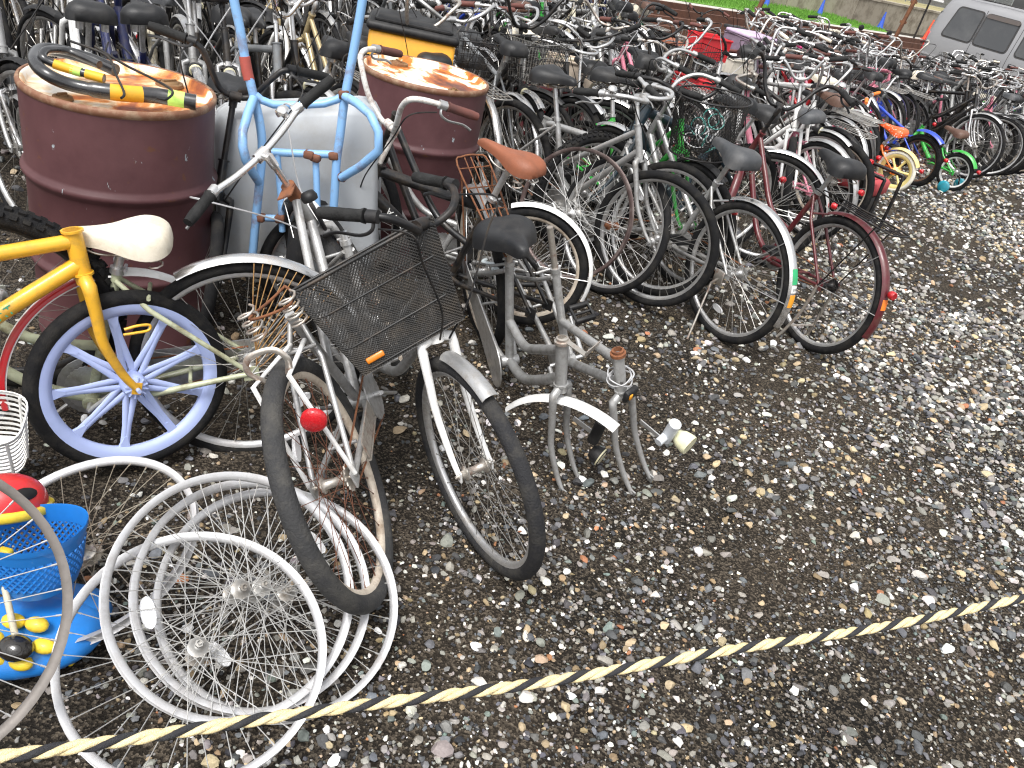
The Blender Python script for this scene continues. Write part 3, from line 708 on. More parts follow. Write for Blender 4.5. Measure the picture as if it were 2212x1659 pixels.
def rack_mb(G, r=.004, mb=None):
    mb = mb or MB(); z = 2*G.R+.045; x0, x1 = .13, -.27
    mb.tube(cr([(x0, -.05, z), (x1+.05, -.065, z), (x1, -.03, z), (x1, .03, z), (x1+.05, .065, z), (x0, .05, z)], 4), r, 6)
    for y in (-.025, 0, .025): mb.tube([(x0-.01, y, z), (x1+.01, y, z)], r*.75, 5)
    for x in (.05, -.08, -.2): mb.tube([(x, -.06, z-.003), (x, .06, z-.003)], r*.75, 5)
    for s_ in (-1, 1): mb.tube([(-.17, s_*.062, z), (0, s_*.064, G.R)], r*.9, 6); mb.tube([(x0, s_*.05, z), (G.st.x+.01, s_*.02, z+.0)], r*.9, 6)
    return mb
def crank_mb(G, mb=None, mi=0, k=1.0, ring=.075):
    mb = mb or MB(); c = G.bb+Vector((0, -.052, 0)); pr = []
    for i in range(64): a = 2*PI*i/64; rr = ring+(.003 if i % 2 else 0); pr.append((c.x+rr*math.cos(a), c.z+rr*math.sin(a)))
    mb.plate(pr, c.y-.0015, c.y+.0015, mi)
    mb.tube([c-Vector((0, .02, 0)), c+Vector((0, .12, 0))], .009, 8, mi=mi)
    for s_, y in ((1, -.075), (-1, .068)):
        a = R_(-35); e = Vector((c.x+s_*.165*k*math.cos(a), y, c.z+s_*.165*k*math.sin(a))); mb.tube([(c.x, y, c.z), e], [.010, .008], 8, mi=mi, flat=.7)
    return mb
def pedal_mb(G, s_, k=1.0):
    mb = MB(); a = R_(-35); y = -.075 if s_ > 0 else .068; e = Vector((G.bb.x+s_*.165*k*math.cos(a), y+(-.05 if s_ > 0 else .05), G.bb.z+s_*.165*k*math.sin(a)))
    for dx in (-.036, .036): mb.rbox(e+Vector((dx, 0, 0)), (.018, .085, .024), .005)
    for dy in (-.037, .037): mb.box(e+Vector((0, dy, 0)), (.06, .008, .018))
    mb.tube([e+Vector((0, -.04, 0)), e+Vector((0, .05 if s_ > 0 else .04, 0))], .006, 6)
    return mb
def guard_mb(G, mb=None):
    """half chain case over chainring and hub"""
    mb = mb or MB(); a, b = G.bb, G.ra; pr = []
    for i in range(13): t = R_(-70+i*170/12); pr.append((a.x+.098*math.cos(t), a.z+.098*math.sin(t)))
    for i in range(11): t = R_(95+i*150/10); pr.append((b.x-.01+.05*math.cos(t), b.z+.05*math.sin(t)))
    pr2 = [(x, z) for x, z in pr]
    mb.plate(pr2, -.066, -.062); 
    return mb
def chain_mb(G, mb=None):
    mb = mb or MB(); y = -.052
    mb.tube([(G.bb.x, y, G.bb.z+.076), (0, y+.005, G.R+.034)], .0035, 4); mb.tube([(G.bb.x, y, G.bb.z-.076), (0, y+.005, G.R-.034)], .0035, 4); return mb
def stand_mb(kind, G, up=True):
    mb = MB()
    if kind == 'side':
        mb.tube([(.02, .06, G.R-.02), (.05, .085, G.R-.07)], .007, 6); mb.tube([(.05, .085, G.R-.07), (-.02, .19, .01)], .0055, 6); mb.rbox((.03, .07, G.R-.03), (.06, .006, .07), .002)
    else:
        for s_ in (-1, 1): mb.tube(cr([(0, s_*.066, G.R), (.02, s_*.07, G.R*.55), (.07, s_*.1, .012), (.09, s_*.13, .006)], 4), .008, 6)
        mb.tube([(.045, -.085, .09), (.045, .085, .09)], .007, 6)
    return mb
def light_mb():
    mb = MB(); mb.lathe([(.001, -.045), (.02, -.042), (.027, -.02), (.031, .012), (.0315, .02), (.001, .021)], 16, 'x'); return mb
def cable_path(a, b, rise=.12, side=0.0, k=6):
    m = (a+b)/2+Vector((.06, side, rise)); return cr([a, a+(m-a)*.5+Vector((.05, side*.6, rise*.5)), m, b+(m-b)*.35+Vector((.02, 0, .02)), b], k)
def pose(px_contact=None, P=None, heading=0, lean=0, pitch=0, near='rear', wb=1.08, z=0.0):
    p = Vector(P) if P is not None else g(*px_contact); p = Vector((p.x, p.y, z+gz(p.x, p.y) if P is None or len(P) < 3 else p.z))
    Rm = Matrix.Rotation(R_(heading), 4, 'Z')@Matrix.Rotation(R_(lean), 4, 'X')@Matrix.Rotation(R_(pitch), 4, 'Y')
    if near == 'front': p = p-(Rm@Vector((wb, 0, 0)))
    return Matrix.Translation(p)@Rm
def bike(label, M, G=None, frame='stag', paintm=silver, steer=0, bars='city', barm=alloy, gripm=gripblk, stem=.10, bark=1.0, saddle=saddleblk, sadh=.16, sadk=1.0, sads=(1, 1, 1), spring=True,
         rim=alloy, rimf=None, tyre=rubber, tw=.0212, knob=False, spk=spokem, fender=alloy, ffender='same', fw=1.0, guard=None, rack=None, stand=None, crank=True, front=True, rear=True, light=True, lightm=blackp, fork=None,
         basket=None, lever=True, cables=True, reflector=True, group=None, name='bicycle', nsp=36, bell=False, cat='bicycle', postm=alloy, tr=.0145, wrefl=None, sprocket=True, mag=None, cablem=cable, pedals=True, hubm=alloy, forkless=False, bsteer=0, sadtilt=-3, ffrange=(62, 168), forkr=.0125):
    """a full bicycle: every part its own mesh under one Empty"""
    G = G or Geo(); r = empty(name, None, M); tag(r, label, cat, group)
    SM = Matrix.Translation(G.h0)@Matrix.Rotation(R_(steer), 4, G.hu)@Matrix.Translation(-G.h0)
    add('frame', cached(('frame', frame, G.key, tr), lambda: frame_mb(G, frame, tr).mesh('frame', [silver])), r, mats=[paintm])
    if not forkless: add('fork', cached(('fork', G.key, forkr), lambda: fork_mb(G, r=forkr).mesh('fork', [silver])), r, SM, mats=[fork or paintm])
    sp = random.uniform(0, 6)
    if rear:
        if mag: mag_wheel(r, Matrix.Translation(G.ra), G.R, tw, mag[0], mag[1], mag[2], tyre)
        else: wheel_full(r, Matrix.Translation(G.ra)@Matrix.Rotation(sp, 4, 'Y'), G.R, tw, rim, tyre, spk, hubm, nsp, knob, reflector=(wrefl-sp*0 if wrefl is not None else None), sprocket=sprocket)
    if front:
        if mag: mag_wheel(r, SM@Matrix.Translation(G.fa), G.R, tw, mag[0], mag[1], mag[2], tyre)
        else: wheel_full(r, SM@Matrix.Translation(G.fa)@Matrix.Rotation(sp+1, 4, 'Y'), G.R, tw, rimf or rim, tyre, spk, hubm, nsp, knob)
    if bars:
        mb, c = bar_mb(G, bars, stem, bark); hb = mk('handlebar', mb, barm, r, SM@Matrix.Translation(G.h0)@Matrix.Rotation(R_(bsteer), 4, G.hu)@Matrix.Translation(-G.h0))
        for s_ in (-1, 1):
            mb, root, d = grip_mb(bars, bark, s_, c); mk('grip', mb, gripm, hb)
            if lever: mk('brake_lever', lever_mb(root, d, s_), blackp if barm is blackm else alloy, hb)
            if cables and lever:
                mb = MB(); mb.tube(cable_path(root+Vector((.04, 0, -.02)), (G.crown if s_ > 0 else G.h0)+Vector((.03, s_*.02, .0)), .10, s_*.05), .0028, 5); mk('cable', mb, cablem, hb)
        if bell:
            mb, root, d = grip_mb(bars, bark, -1, c); q = root-d*.06+Vector((0, 0, .022)); mb = MB(); mb.lathe([(.001, .016), (.014, .013), (.021, .004), (.022, -.006), (.012, -.009), (.01, -.02), (.001, -.02)], 16, 'z', c=q); mk('bell', mb, chrome, hb)
    if saddle or postm and sadh:
        top = G.st+G.su*sadh
        mb = MB(); mb.tube([G.st-G.su*.04, top], .0125, 10); mk('seat_post', mb, postm, r)
        mb = MB(); mb.tube([G.st-G.su*.012, G.st+G.su*.004], .0195, 10); mb.tube([G.st+Vector((-.02, -.02, 0)), G.st+Vector((-.02, .02, 0))], .005, 6); mk('seat_clamp', mb, alloy, r)
        if saddle:
            SMx = Matrix.Translation(top+Vector((0, 0, .06)))@Matrix.Rotation(R_(sadtilt), 4, 'Y')@Matrix.Scale(sadk, 4)
            o = add('saddle', cached(('sad', sads), lambda: saddle_mb(*sads).mesh('saddle', [saddleblk], True, 60)), r, SMx, mats=[saddle])
            add('saddle_rails', cached(('sru', spring), lambda: under_saddle_mb(spring).mesh('saddle_rails', [oldchrome])), o)
    if fender:
        if rear:
            o = add('mudguard', cached(('fr', G.R, fw), lambda: fender_mb(G.R, 62, 196, fw).mesh('mudguard', [alloy])), r, Matrix.Translation(G.ra), mats=[fender])
            add('stay', cached(('st', G.R, 176), lambda: stay_mb(G.R, 176).mesh('stay', [alloy])), o)
            add('stay', cached(('st', G.R, 130), lambda: stay_mb(G.R, 130).mesh('stay', [alloy])), o)
        ff = fender if ffender == 'same' else ffender
        if ff and (front or ffender not in ('same', None)):
            o = add('mudguard', cached(('ff', G.R, fw, ffrange), lambda: fender_mb(G.R, *ffrange, fw).mesh('mudguard', [alloy])), r, SM@Matrix.Translation(G.fa), mats=[ff])
            if front: add('stay', cached(('st', G.R, 150), lambda: stay_mb(G.R, 150).mesh('stay', [alloy])), o)
    if reflector and rear:
        a = R_(158); mb = MB(); e = Vector(((G.R+.03)*math.cos(a), 0, G.R+(G.R+.03)*math.sin(a)))
        mb.lathe([(.0001, -.034), (.017, -.034), (.02, -.028), (.02, -.012), (.013, .0), (.0001, .0)], 18, 'x', c=e); mk('rear_reflector', mb, redref, r)
    if light:
        q = G.crown-G.hu*.02+Vector((.06, 0, 0)); o = add('lamp', cached('lampb', lambda: light_mb().mesh('lamp', [blackp])), r, SM@Matrix.Translation(q), mats=[lightm])
        add('lens', cached('lens', lambda: MB().lathe([(.0001, .029), (.015, .027), (.029, .0215)], 16, 'x').mesh('lens', [lamp])), o)
        mb = MB(); mb.box(q+Vector((-.03, 0, 0)), (.05, .02, .006)); mk('lamp_bracket', mb, alloy, r, SM)
    if crank:
        add('crank', cached(('crank', G.key), lambda: crank_mb(G, k=G.R/.335 if G.R < .3 else 1).mesh('crank', [alloy])), r)
        if pedals:
            for s_ in (1, -1): add('pedal', cached(('ped', s_, G.key), lambda: pedal_mb(G, s_, G.R/.335 if G.R < .3 else 1).mesh('pedal', [blackp])), r)
        if rear: add('chain', cached(('chain', G.key), lambda: chain_mb(G).mesh('chain', [rust])), r)
    if guard: add('chain_guard', cached(('guard', G.key), lambda: guard_mb(G).mesh('chain_guard', [blackp])), r, mats=[guard])
    if rack: mk('rack', rack_mb(G), rack, r)
    if stand: mk('kickstand', stand_mb(stand, G), oldchrome, r)
    if basket == 'wire': add('basket', wire_basket_mesh(), r, SM@Matrix.Translation(G.h1+Vector((.17, 0, -.10))))
    return r, G, SM
# ------------------------------------------------------------------ oil drums
def fixp(local, world, heading=0, lean=0, pitch=0):
    """pose that puts a local point of a thing at a world point"""
    Rm = Matrix.Rotation(R_(heading), 4, 'Z')@Matrix.Rotation(R_(lean), 4, 'X')@Matrix.Rotation(R_(pitch), 4, 'Y')
    return Matrix.Translation(Vector(world)-(Rm@Vector(local)))@Rm
def axisM(c, n, spin=0.0):
    """frame whose y axis is n"""
    y = Vector(n).normalized(); x = Vector((0, 0, 1)).cross(y)
    x = x.normalized() if x.length > 1e-4 else Vector((1, 0, 0)); z = x.cross(y)
    return Matrix.Translation(Vector(c))@Matrix((x, y, z)).transposed().to_4x4()@Matrix.Rotation(spin, 4, 'Y')
def drum_paint(seed):
    m = bpy.data.materials.new('maroon_drum_paint'); m.use_nodes = True; n = m.node_tree.nodes; l = m.node_tree.links; b = n['Principled BSDF']
    tc = n.new('ShaderNodeTexCoord'); mp = n.new('ShaderNodeMapping'); mp.inputs['Location'].default_value = (seed, seed*2, 0); l.new(tc.outputs['Object'], mp.inputs[0])
    a = n.new('ShaderNodeTexNoise'); a.inputs['Scale'].default_value = 5; a.inputs['Detail'].default_value = 8; a.inputs['Roughness'].default_value = .65; l.new(mp.outputs[0], a.inputs['Vector'])
    r = n.new('ShaderNodeValToRGB'); e = r.color_ramp.elements; e[0].position = .3; e[0].color = (.068, .026, .029, 1); e[1].position = .75; e[1].color = (.115, .050, .053, 1); l.new(a.outputs[0], r.inputs[0])
    mp2 = n.new('ShaderNodeMapping'); mp2.inputs['Scale'].default_value = (1.6, 1.6, 1); mp2.inputs['Location'].default_value = (seed*3, 0, 1); l.new(tc.outputs['Object'], mp2.inputs[0])
    s = n.new('ShaderNodeTexNoise'); s.inputs['Scale'].default_value = 13; s.inputs['Detail'].default_value = 5; s.inputs['Roughness'].default_value = .7; l.new(mp2.outputs[0], s.inputs['Vector'])
    k = n.new('ShaderNodeMapRange'); k.inputs[1].default_value = .672; k.inputs[2].default_value = .685; l.new(s.outputs[0], k.inputs[0])
    mx = n.new('ShaderNodeMix'); mx.data_type = 'RGBA'; mx.inputs[7].default_value = (.30, .34, .36, 1); l.new(k.outputs[0], mx.inputs[0]); l.new(r.outputs[0], mx.inputs[6])
    s2 = n.new('ShaderNodeTexNoise'); s2.inputs['Scale'].default_value = 24; s2.inputs['Detail'].default_value = 6; l.new(mp.outputs[0], s2.inputs['Vector'])
    k2 = n.new('ShaderNodeMapRange'); k2.inputs[1].default_value = .66; k2.inputs[2].default_value = .72; k2.inputs[4].default_value = .8; l.new(s2.outputs[0], k2.inputs[0])
    m2 = n.new('ShaderNodeMix'); m2.data_type = 'RGBA'; m2.inputs[7].default_value = (.12, .05, .025, 1); l.new(k2.outputs[0], m2.inputs[0]); l.new(mx.outputs[2], m2.inputs[6])
    l.new(m2.outputs[2], b.inputs['Base Color']); b.inputs['Roughness'].default_value = .48; b.inputs['Specular IOR Level'].default_value = .4
    bu = n.new('ShaderNodeBump'); bu.inputs['Strength'].default_value = .12; bu.inputs['Distance'].default_value = .01; l.new(a.outputs[0], bu.inputs['Height']); l.new(bu.outputs[0], b.inputs['Normal'])
    return m
def lid_mat(seed, whiteness):
    m = bpy.data.materials.new('rust_stained_lid'); m.use_nodes = True; n = m.node_tree.nodes; l = m.node_tree.links; b = n['Principled BSDF']
    tc = n.new('ShaderNodeTexCoord'); mp = n.new('ShaderNodeMapping'); mp.inputs['Location'].default_value = (seed, 1.7*seed, 0); mp.inputs['Scale'].default_value = (1, 1.6, 1); l.new(tc.outputs['Object'], mp.inputs[0])
    a = n.new('ShaderNodeTexNoise'); a.inputs['Scale'].default_value = 4.5; a.inputs['Detail'].default_value = 8; a.inputs['Roughness'].default_value = .6; a.inputs['Distortion'].default_value = .6; l.new(mp.outputs[0], a.inputs['Vector'])
    r = n.new('ShaderNodeValToRGB'); e = r.color_ramp.elements
    e[0].position = .30; e[0].color = (.10, .028, .012, 1); e[1].position = .72; e[1].color = (.82, .78, .72, 1)
    for p_, c_ in ((.40, (.30, .07, .012)), (.47, (.62, .21, .035)), (.53-whiteness, (.78, .58, .36)), (.60-whiteness, (.85, .80, .72))):
        x = e.new(p_); x.color = (*c_, 1)
    l.new(a.outputs[0], r.inputs[0]); l.new(r.outputs[0], b.inputs['Base Color']); b.inputs['Roughness'].default_value = .35
    bu = n.new('ShaderNodeBump'); bu.inputs['Strength'].default_value = .25; bu.inputs['Distance'].default_value = .005; l.new(a.outputs[0], bu.inputs['Height']); l.new(bu.outputs[0], b.inputs['Normal'])
    return m
def drum(x, y, seed, whiteness, label, rot):
    r = empty('oil_drum', None, Matrix.Translation((x, y, 0))@Matrix.Rotation(rot, 4, 'Z')); tag(r, label, 'oil drum', 'steel oil drums behind the heap')
    mb = MB(); R = .289; pr = [(R-.004, .012), (R+.004, .006), (R+.004, .018), (R, .022)]
    for z0 in (.30, .60): pr += [(R, z0-.03), (R+.004, z0-.018), (R+.013, z0-.006), (R+.014, z0+.002), (R+.011, z0+.009), (R+.003, z0+.018), (R, z0+.028)]
    pr += [(R, .856), (R-.0005, .862)]
    mb.lathe(pr, 72, 'z'); mk('drum_body', mb, drum_paint(seed), r, angle=60)
    lm = lid_mat(seed, whiteness)
    mb = MB(); mb.lathe([(R-.012, .858), (R-.006, .874), (R-.009, .8785), (R-.016, .876), (R-.022, .858), (R-.026, .852), (.2, .8515), (.19, .855), (.05, .856), (.0001, .856)], 72, 'z'); mk('lid', mb, lm, r)
    mb = MB(); mb.lathe([(R-.001, .855), (R+.0045, .862), (R+.0055, .872), (R+.002, .880), (R-.006, .8815), (R-.0085, .878)], 72, 'z'); mk('rim_ring', mb, mat('rim_rust', (.20, .09, .05), .6, .1, (.4, .3, .2), .4, 20), r)
    for bx, by, br in ((.205, .03, .034), (-.21, -.03, .018)):
        mb = MB(); mb.lathe([(br+.012, .854), (br+.010, .864), (br, .866), (br-.003, .860), (br-.008, .8685), (.0001, .8685)], 20, 'z', c=(bx, by, 0)); mb.box((bx, by, .871), (br*1.5, .008, .006)); mk('bung', mb, mat('bung_rust', (.22, .13, .06), .7, .2, RUST, .5), r)
    mb = MB(); mb.tube([(R-.001, 0, .03), (R-.001, 0, .85)], .0018, 5); mk('seam', mb, drum_paint(seed), r)
    return r
drum(-1.461, 2.583, 1.3, .0, 'maroon oil drum with rusty orange lid carrying black cable locks', 1.1)
drum(-.726, 3.845, 4.6, .05, 'maroon oil drum with bright white and orange stained bare lid', 2.3)

# ------------------------------------------------------------------ locks lying on the first drum
def lock_stuff():
    yl = mat('yellow_sticker', (.80, .42, .02), .5, 0, (.3, .2, .05), .2); lg = mat('lime_sticker', (.50, .78, .15), .5); sh = mat('glossy_black_sleeve', (.018, .018, .02), .22, 0, (.1, .1, .1), .2, coat=.6)
    def path(pp): return cr([g(x, y, z) for x, y, z in pp], 8)
    A = path([(424, 221, .902), (340, 207, .905), (250, 200, .906), (160, 185, .908), (100, 160, .93), (74, 130, .945), (88, 108, .95), (130, 110, .945), (200, 130, .93), (250, 152, .92)])
    B = path([(225, 170, .935), (160, 152, .94), (112, 136, .95), (92, 122, .962), (104, 108, .97), (150, 112, .955), (215, 140, .945)])
    r = empty('cable_lock'); tag(r, 'thick black sleeved lock with orange and lime stickers curled on drum lid', 'lock')
    n = len(A); mb = MB(); mb.tube(A, [.0235 if i < n*.28 else .0195 for i in range(n)], 14); mk('sleeve', mb, sh, r)
    for a, b, m in ((.16, .22, yl), (.045, .075, lg)):
        mb = MB(); seg = A[int(a*n):int(b*n)+2]; mb.tube(seg, .0243, 14); mk('sticker', mb, m, r)
    r = empty('cable_lock'); tag(r, 'thinner black lock with yellow tags nested inside the thick one on drum', 'lock')
    mb = MB(); mb.tube(B, .0125, 12); mk('sleeve', mb, sh, r); n = len(B)
    for a, b, m in ((.0, .1, yl), (.13, .17, lg), (.18, .29, yl)):
        mb = MB(); mb.tube(B[int(a*n):int(b*n)+2], .0142, 12); mk('sticker', mb, m, r)
    for k, pp in enumerate(([(205, 100, .97), (270, 140, .945), (330, 170, .94), (372, 196, .94), (360, 214, .935), (340, 212, .93)], [(150, 88, .98), (230, 120, .96), (250, 160, .94), (268, 200, .935), (262, 212, .93)])):
        mb = MB(); mb.tube(path(pp), .004, 6); tag(mk('loose_cable', mb, cable), ['thin black cable trailing across drum lid over lock end', 'short thin black cable hooked over the lock sleeves'][k], 'cable')
lock_stuff()

# ------------------------------------------------------------------ upended wheelbarrow between the drums
def wheelbarrow():
    P0 = np.array(at(630, 400, 3.02)); n = np.array([.30, -.94, .12]); n /= np.linalg.norm(n)
    q = lambda x, y, o=0.0: onplane(x, y, P0, n, o)
    r = empty('wheelbarrow', None, Matrix.Identity(4)); tag(r, 'upended grey wheelbarrow with chipped light blue tube frame between the drums', 'wheelbarrow')
    bl = mat('chipped_blue_paint', (.22, .42, .70), .4, 0, RUST, .5, 13, coat=.2, thresh=.56); tubm = mat('galvanised_tub', (.40, .42, .44), .55, .12, (.30, .28, .25), .35, 5, .05, 20)
    rr = mat('rusty_clamp', (.17, .07, .04), .85, 0, (.08, .04, .03), .5, 25)
    # tub: rounded pan whose underside faces the camera
    cs = [(450, 238), (826, 222), (822, 600), (462, 612)]
    c = [q(*k, -.05) for k in cs]; ctr = sum(c, Vector())/4; nv = Vector(n); secs = []
    for f, o in ((1.0, -.16), (1.005, -.155), (.985, -.10), (.96, -.04), (.93, -.012), (.88, .004), (.45, .012), (.02, .014)):
        ring = []
        for i in range(4):
            p0, p1, pm = c[i], c[(i+1) % 4], c[i-1]; k = .13
            for t in range(5):
                a = t/4; b0 = p0.lerp(pm, k*(1-a)); 
                # quadratic corner
                A_, B_, C_ = p0.lerp(pm, k), p0, p0.lerp(p1, k); pt = A_*(1-a)**2+B_*2*a*(1-a)+C_*a*a
                ring.append(ctr+(pt-ctr)*f+nv*o)
        secs.append(ring)
    mb = MB(); mb.loft(secs, cap=True); mk('tub', mb, tubm, r, angle=50)
    mb = MB(); mb.tube([p for p in secs[0]], .008, 6, True); mk('tub_rim', mb, tubm, r)
    def tb(name, pts, rad=.0155, m=bl, o=.045, k=6): mb = MB(); mb.tube(cr([q(x, y, (oo[0] if oo else o)) for x, y, *oo in pts], k), rad, 10); return mk(name, mb, m, r)
    lf = [(498, -160, .04), (503, -20, .04), (518, 60, .04), (532, 140, .04), (546, 200, .045), (562, 270, .05), (566, 330, .05), (558, 420, .05), (552, 480, .05), (545, 560, .05)]
    rt = [(800, -160, .04), (786, -20, .04), (764, 110, .04), (745, 212, .045), (735, 290, .05), (727, 350, .05), (722, 430, .05), (715, 520, .05)]
    tb('handle_rail', lf); tb('handle_rail', rt)
    tb('red_sleeve', [(528, 122, .04), (533, 150, .04), (538, 172, .04)], .0185, mat('faded_red_sleeve', (.45, .09, .07), .6))
    tb('cross_brace', [(552, 205), (590, 226), (700, 224), (742, 206)], .0135, k=2); tb('cross_brace', [(577, 328), (640, 331), (722, 334)], .014)
    tb('leg', [(745, 208, .06), (800, 248, .17), (818, 325, .2), (738, 384, .06)], .0155, k=2); tb('leg', [(548, 212, .06), (524, 285, .16), (531, 345, .19), (558, 392, .06)], .0155, k=2)
    tb('strut', [(682, 345), (684, 400), (686, 470)], .012); tb('strut', [(598, 330), (606, 420), (610, 500)], .012)
    tb('cross_brace', [(560, 470), (620, 472), (700, 468)], .013)
    for x, y in ((575, 326), (722, 336), (682, 340), (744, 204), (738, 382), (562, 470), (606, 472), (668, 334)):
        mb = MB(); p = q(x, y, .05); mb.rbox(p, (.036, .034, .028), .006, M=Matrix.Rotation(random.uniform(-.3, .3), 3, 'Y')); mk('clamp', mb, rr, r)
    # small front wheel under the tub nose
    wheel_full(r, axisM(q(640, 560, .07), (.95, .3, 0)), .16, .035, rust, nsp=16, rw=.02)
    return r
wheelbarrow()

# ------------------------------------------------------------------ yellow box behind the second drum
def ybox():
    p = Vector((-.95, 4.52, 0)); r = empty('yellow_box', None, Matrix.Translation(p)@Matrix.Rotation(R_(12), 4, 'Z')); tag(r, 'yellow box with black lid standing behind the white-topped drum', 'box')
    ym = mat('yellow_box_plastic', (.78, .36, .02), .45, 0, (.4, .2, .05), .2, 6)
    mb = MB(); mb.rbox((0, 0, .46), (.44, .36, .92), .02); mk('body', mb, ym, r)
    mb = MB(); mb.rbox((0, 0, .94), (.47, .39, .045), .02); mb.rbox((0, 0, .97), (.40, .32, .02), .02); mk('lid', mb, blackp, r)
ybox()

# ------------------------------------------------------------------ loose wheels in the near corner
brightspk = mat('bright_spokes', (.68, .68, .67), .35, .5, (.3, .26, .2), .3)
def loose(c, n, R, label, rimm=alloy, tw=.012, tyred=False, spk=brightspk, refl=None, zmin=.008, spin=0, fit=True, nsp=36, rd=.017, rw=.0125, hub=spokem, sprocket=False):
    c = Vector(c); n = Vector(n).normalized(); Rr = R-2*tw+.006 if not tyred else R
    if fit:
        dz = R*math.sqrt(max(0, 1-n.z**2))     # how far the rim reaches below its centre
        # slide along the sight line until the lowest point rests just above the soil
        s_ = (HC-zmin)/((HC-c.z)+dz); c = Vector(C0)+(c-Vector(C0))*s_; R = R*s_
    return tag(wheel_full(None, axisM(c, n, spin), R, tw, rimm, nsp=nsp, tyred=tyred, spk=spk, reflector=refl, rd=rd, rw=rw, name='loose_wheel', sprocket=sprocket, hub=hub, spr=.00125), label, 'wheel', 'loose bicycle wheels in the near corner')
def nrm(h, l): h, l = R_(h), R_(l); v = Vector((-math.sin(h)*math.cos(l), math.cos(h)*math.cos(l), math.sin(l))); return -v if v.z < 0 else v
wrim = mat('pale_alloy_rim', (.66, .66, .67), .34, .6, (.33, .31, .30), .45, 14)
loose((-.933, 1.401, .099), nrm(138, 70), .30, 'tyreless wheel with rusty sprocket lying flat below the blue spoked wheel', wrim, refl=None, spin=.4, sprocket=True, hub=oldchrome, spk=mat('dull_spokes', (.5, .45, .36), .5, .5, RUST, .4))
loose((-.42, 1.40, .10), nrm(48, -66), .315, 'lowest tyreless rim of the stack, its edge showing beside cream-rimmed wheel', wrim, refl=2.9, zmin=.012, spin=.1)
loose((-.475, 1.375, .13), nrm(50, -60), .305, 'tyreless rim second from bottom of the stacked loose wheels', wrim, refl=.6, zmin=.03, spin=.9)
loose((-.509, 1.326, .164), nrm(49.7, -54.5), .31, 'bright tyreless rim leaning under the topmost loose wheel of the stack', wrim, refl=5.0, zmin=.045, spin=1.7)
loose((-.559, 1.232, .043), nrm(36, -68), .318, 'topmost bare silver rim of the wheel stack beside the rope', wrim, refl=None, zmin=.05, spin=2.2)
loose(at(-262, 1345, 1.42), Vector((.50, -.62, .60)), .315, 'dull grey-brown bare rim cut off by the picture edge beside blue toy', mat('dull_grey_rim', (.20, .18, .165), .5, .3, (.1, .09, .08), .4), fit=False, spin=.3, rw=.013)

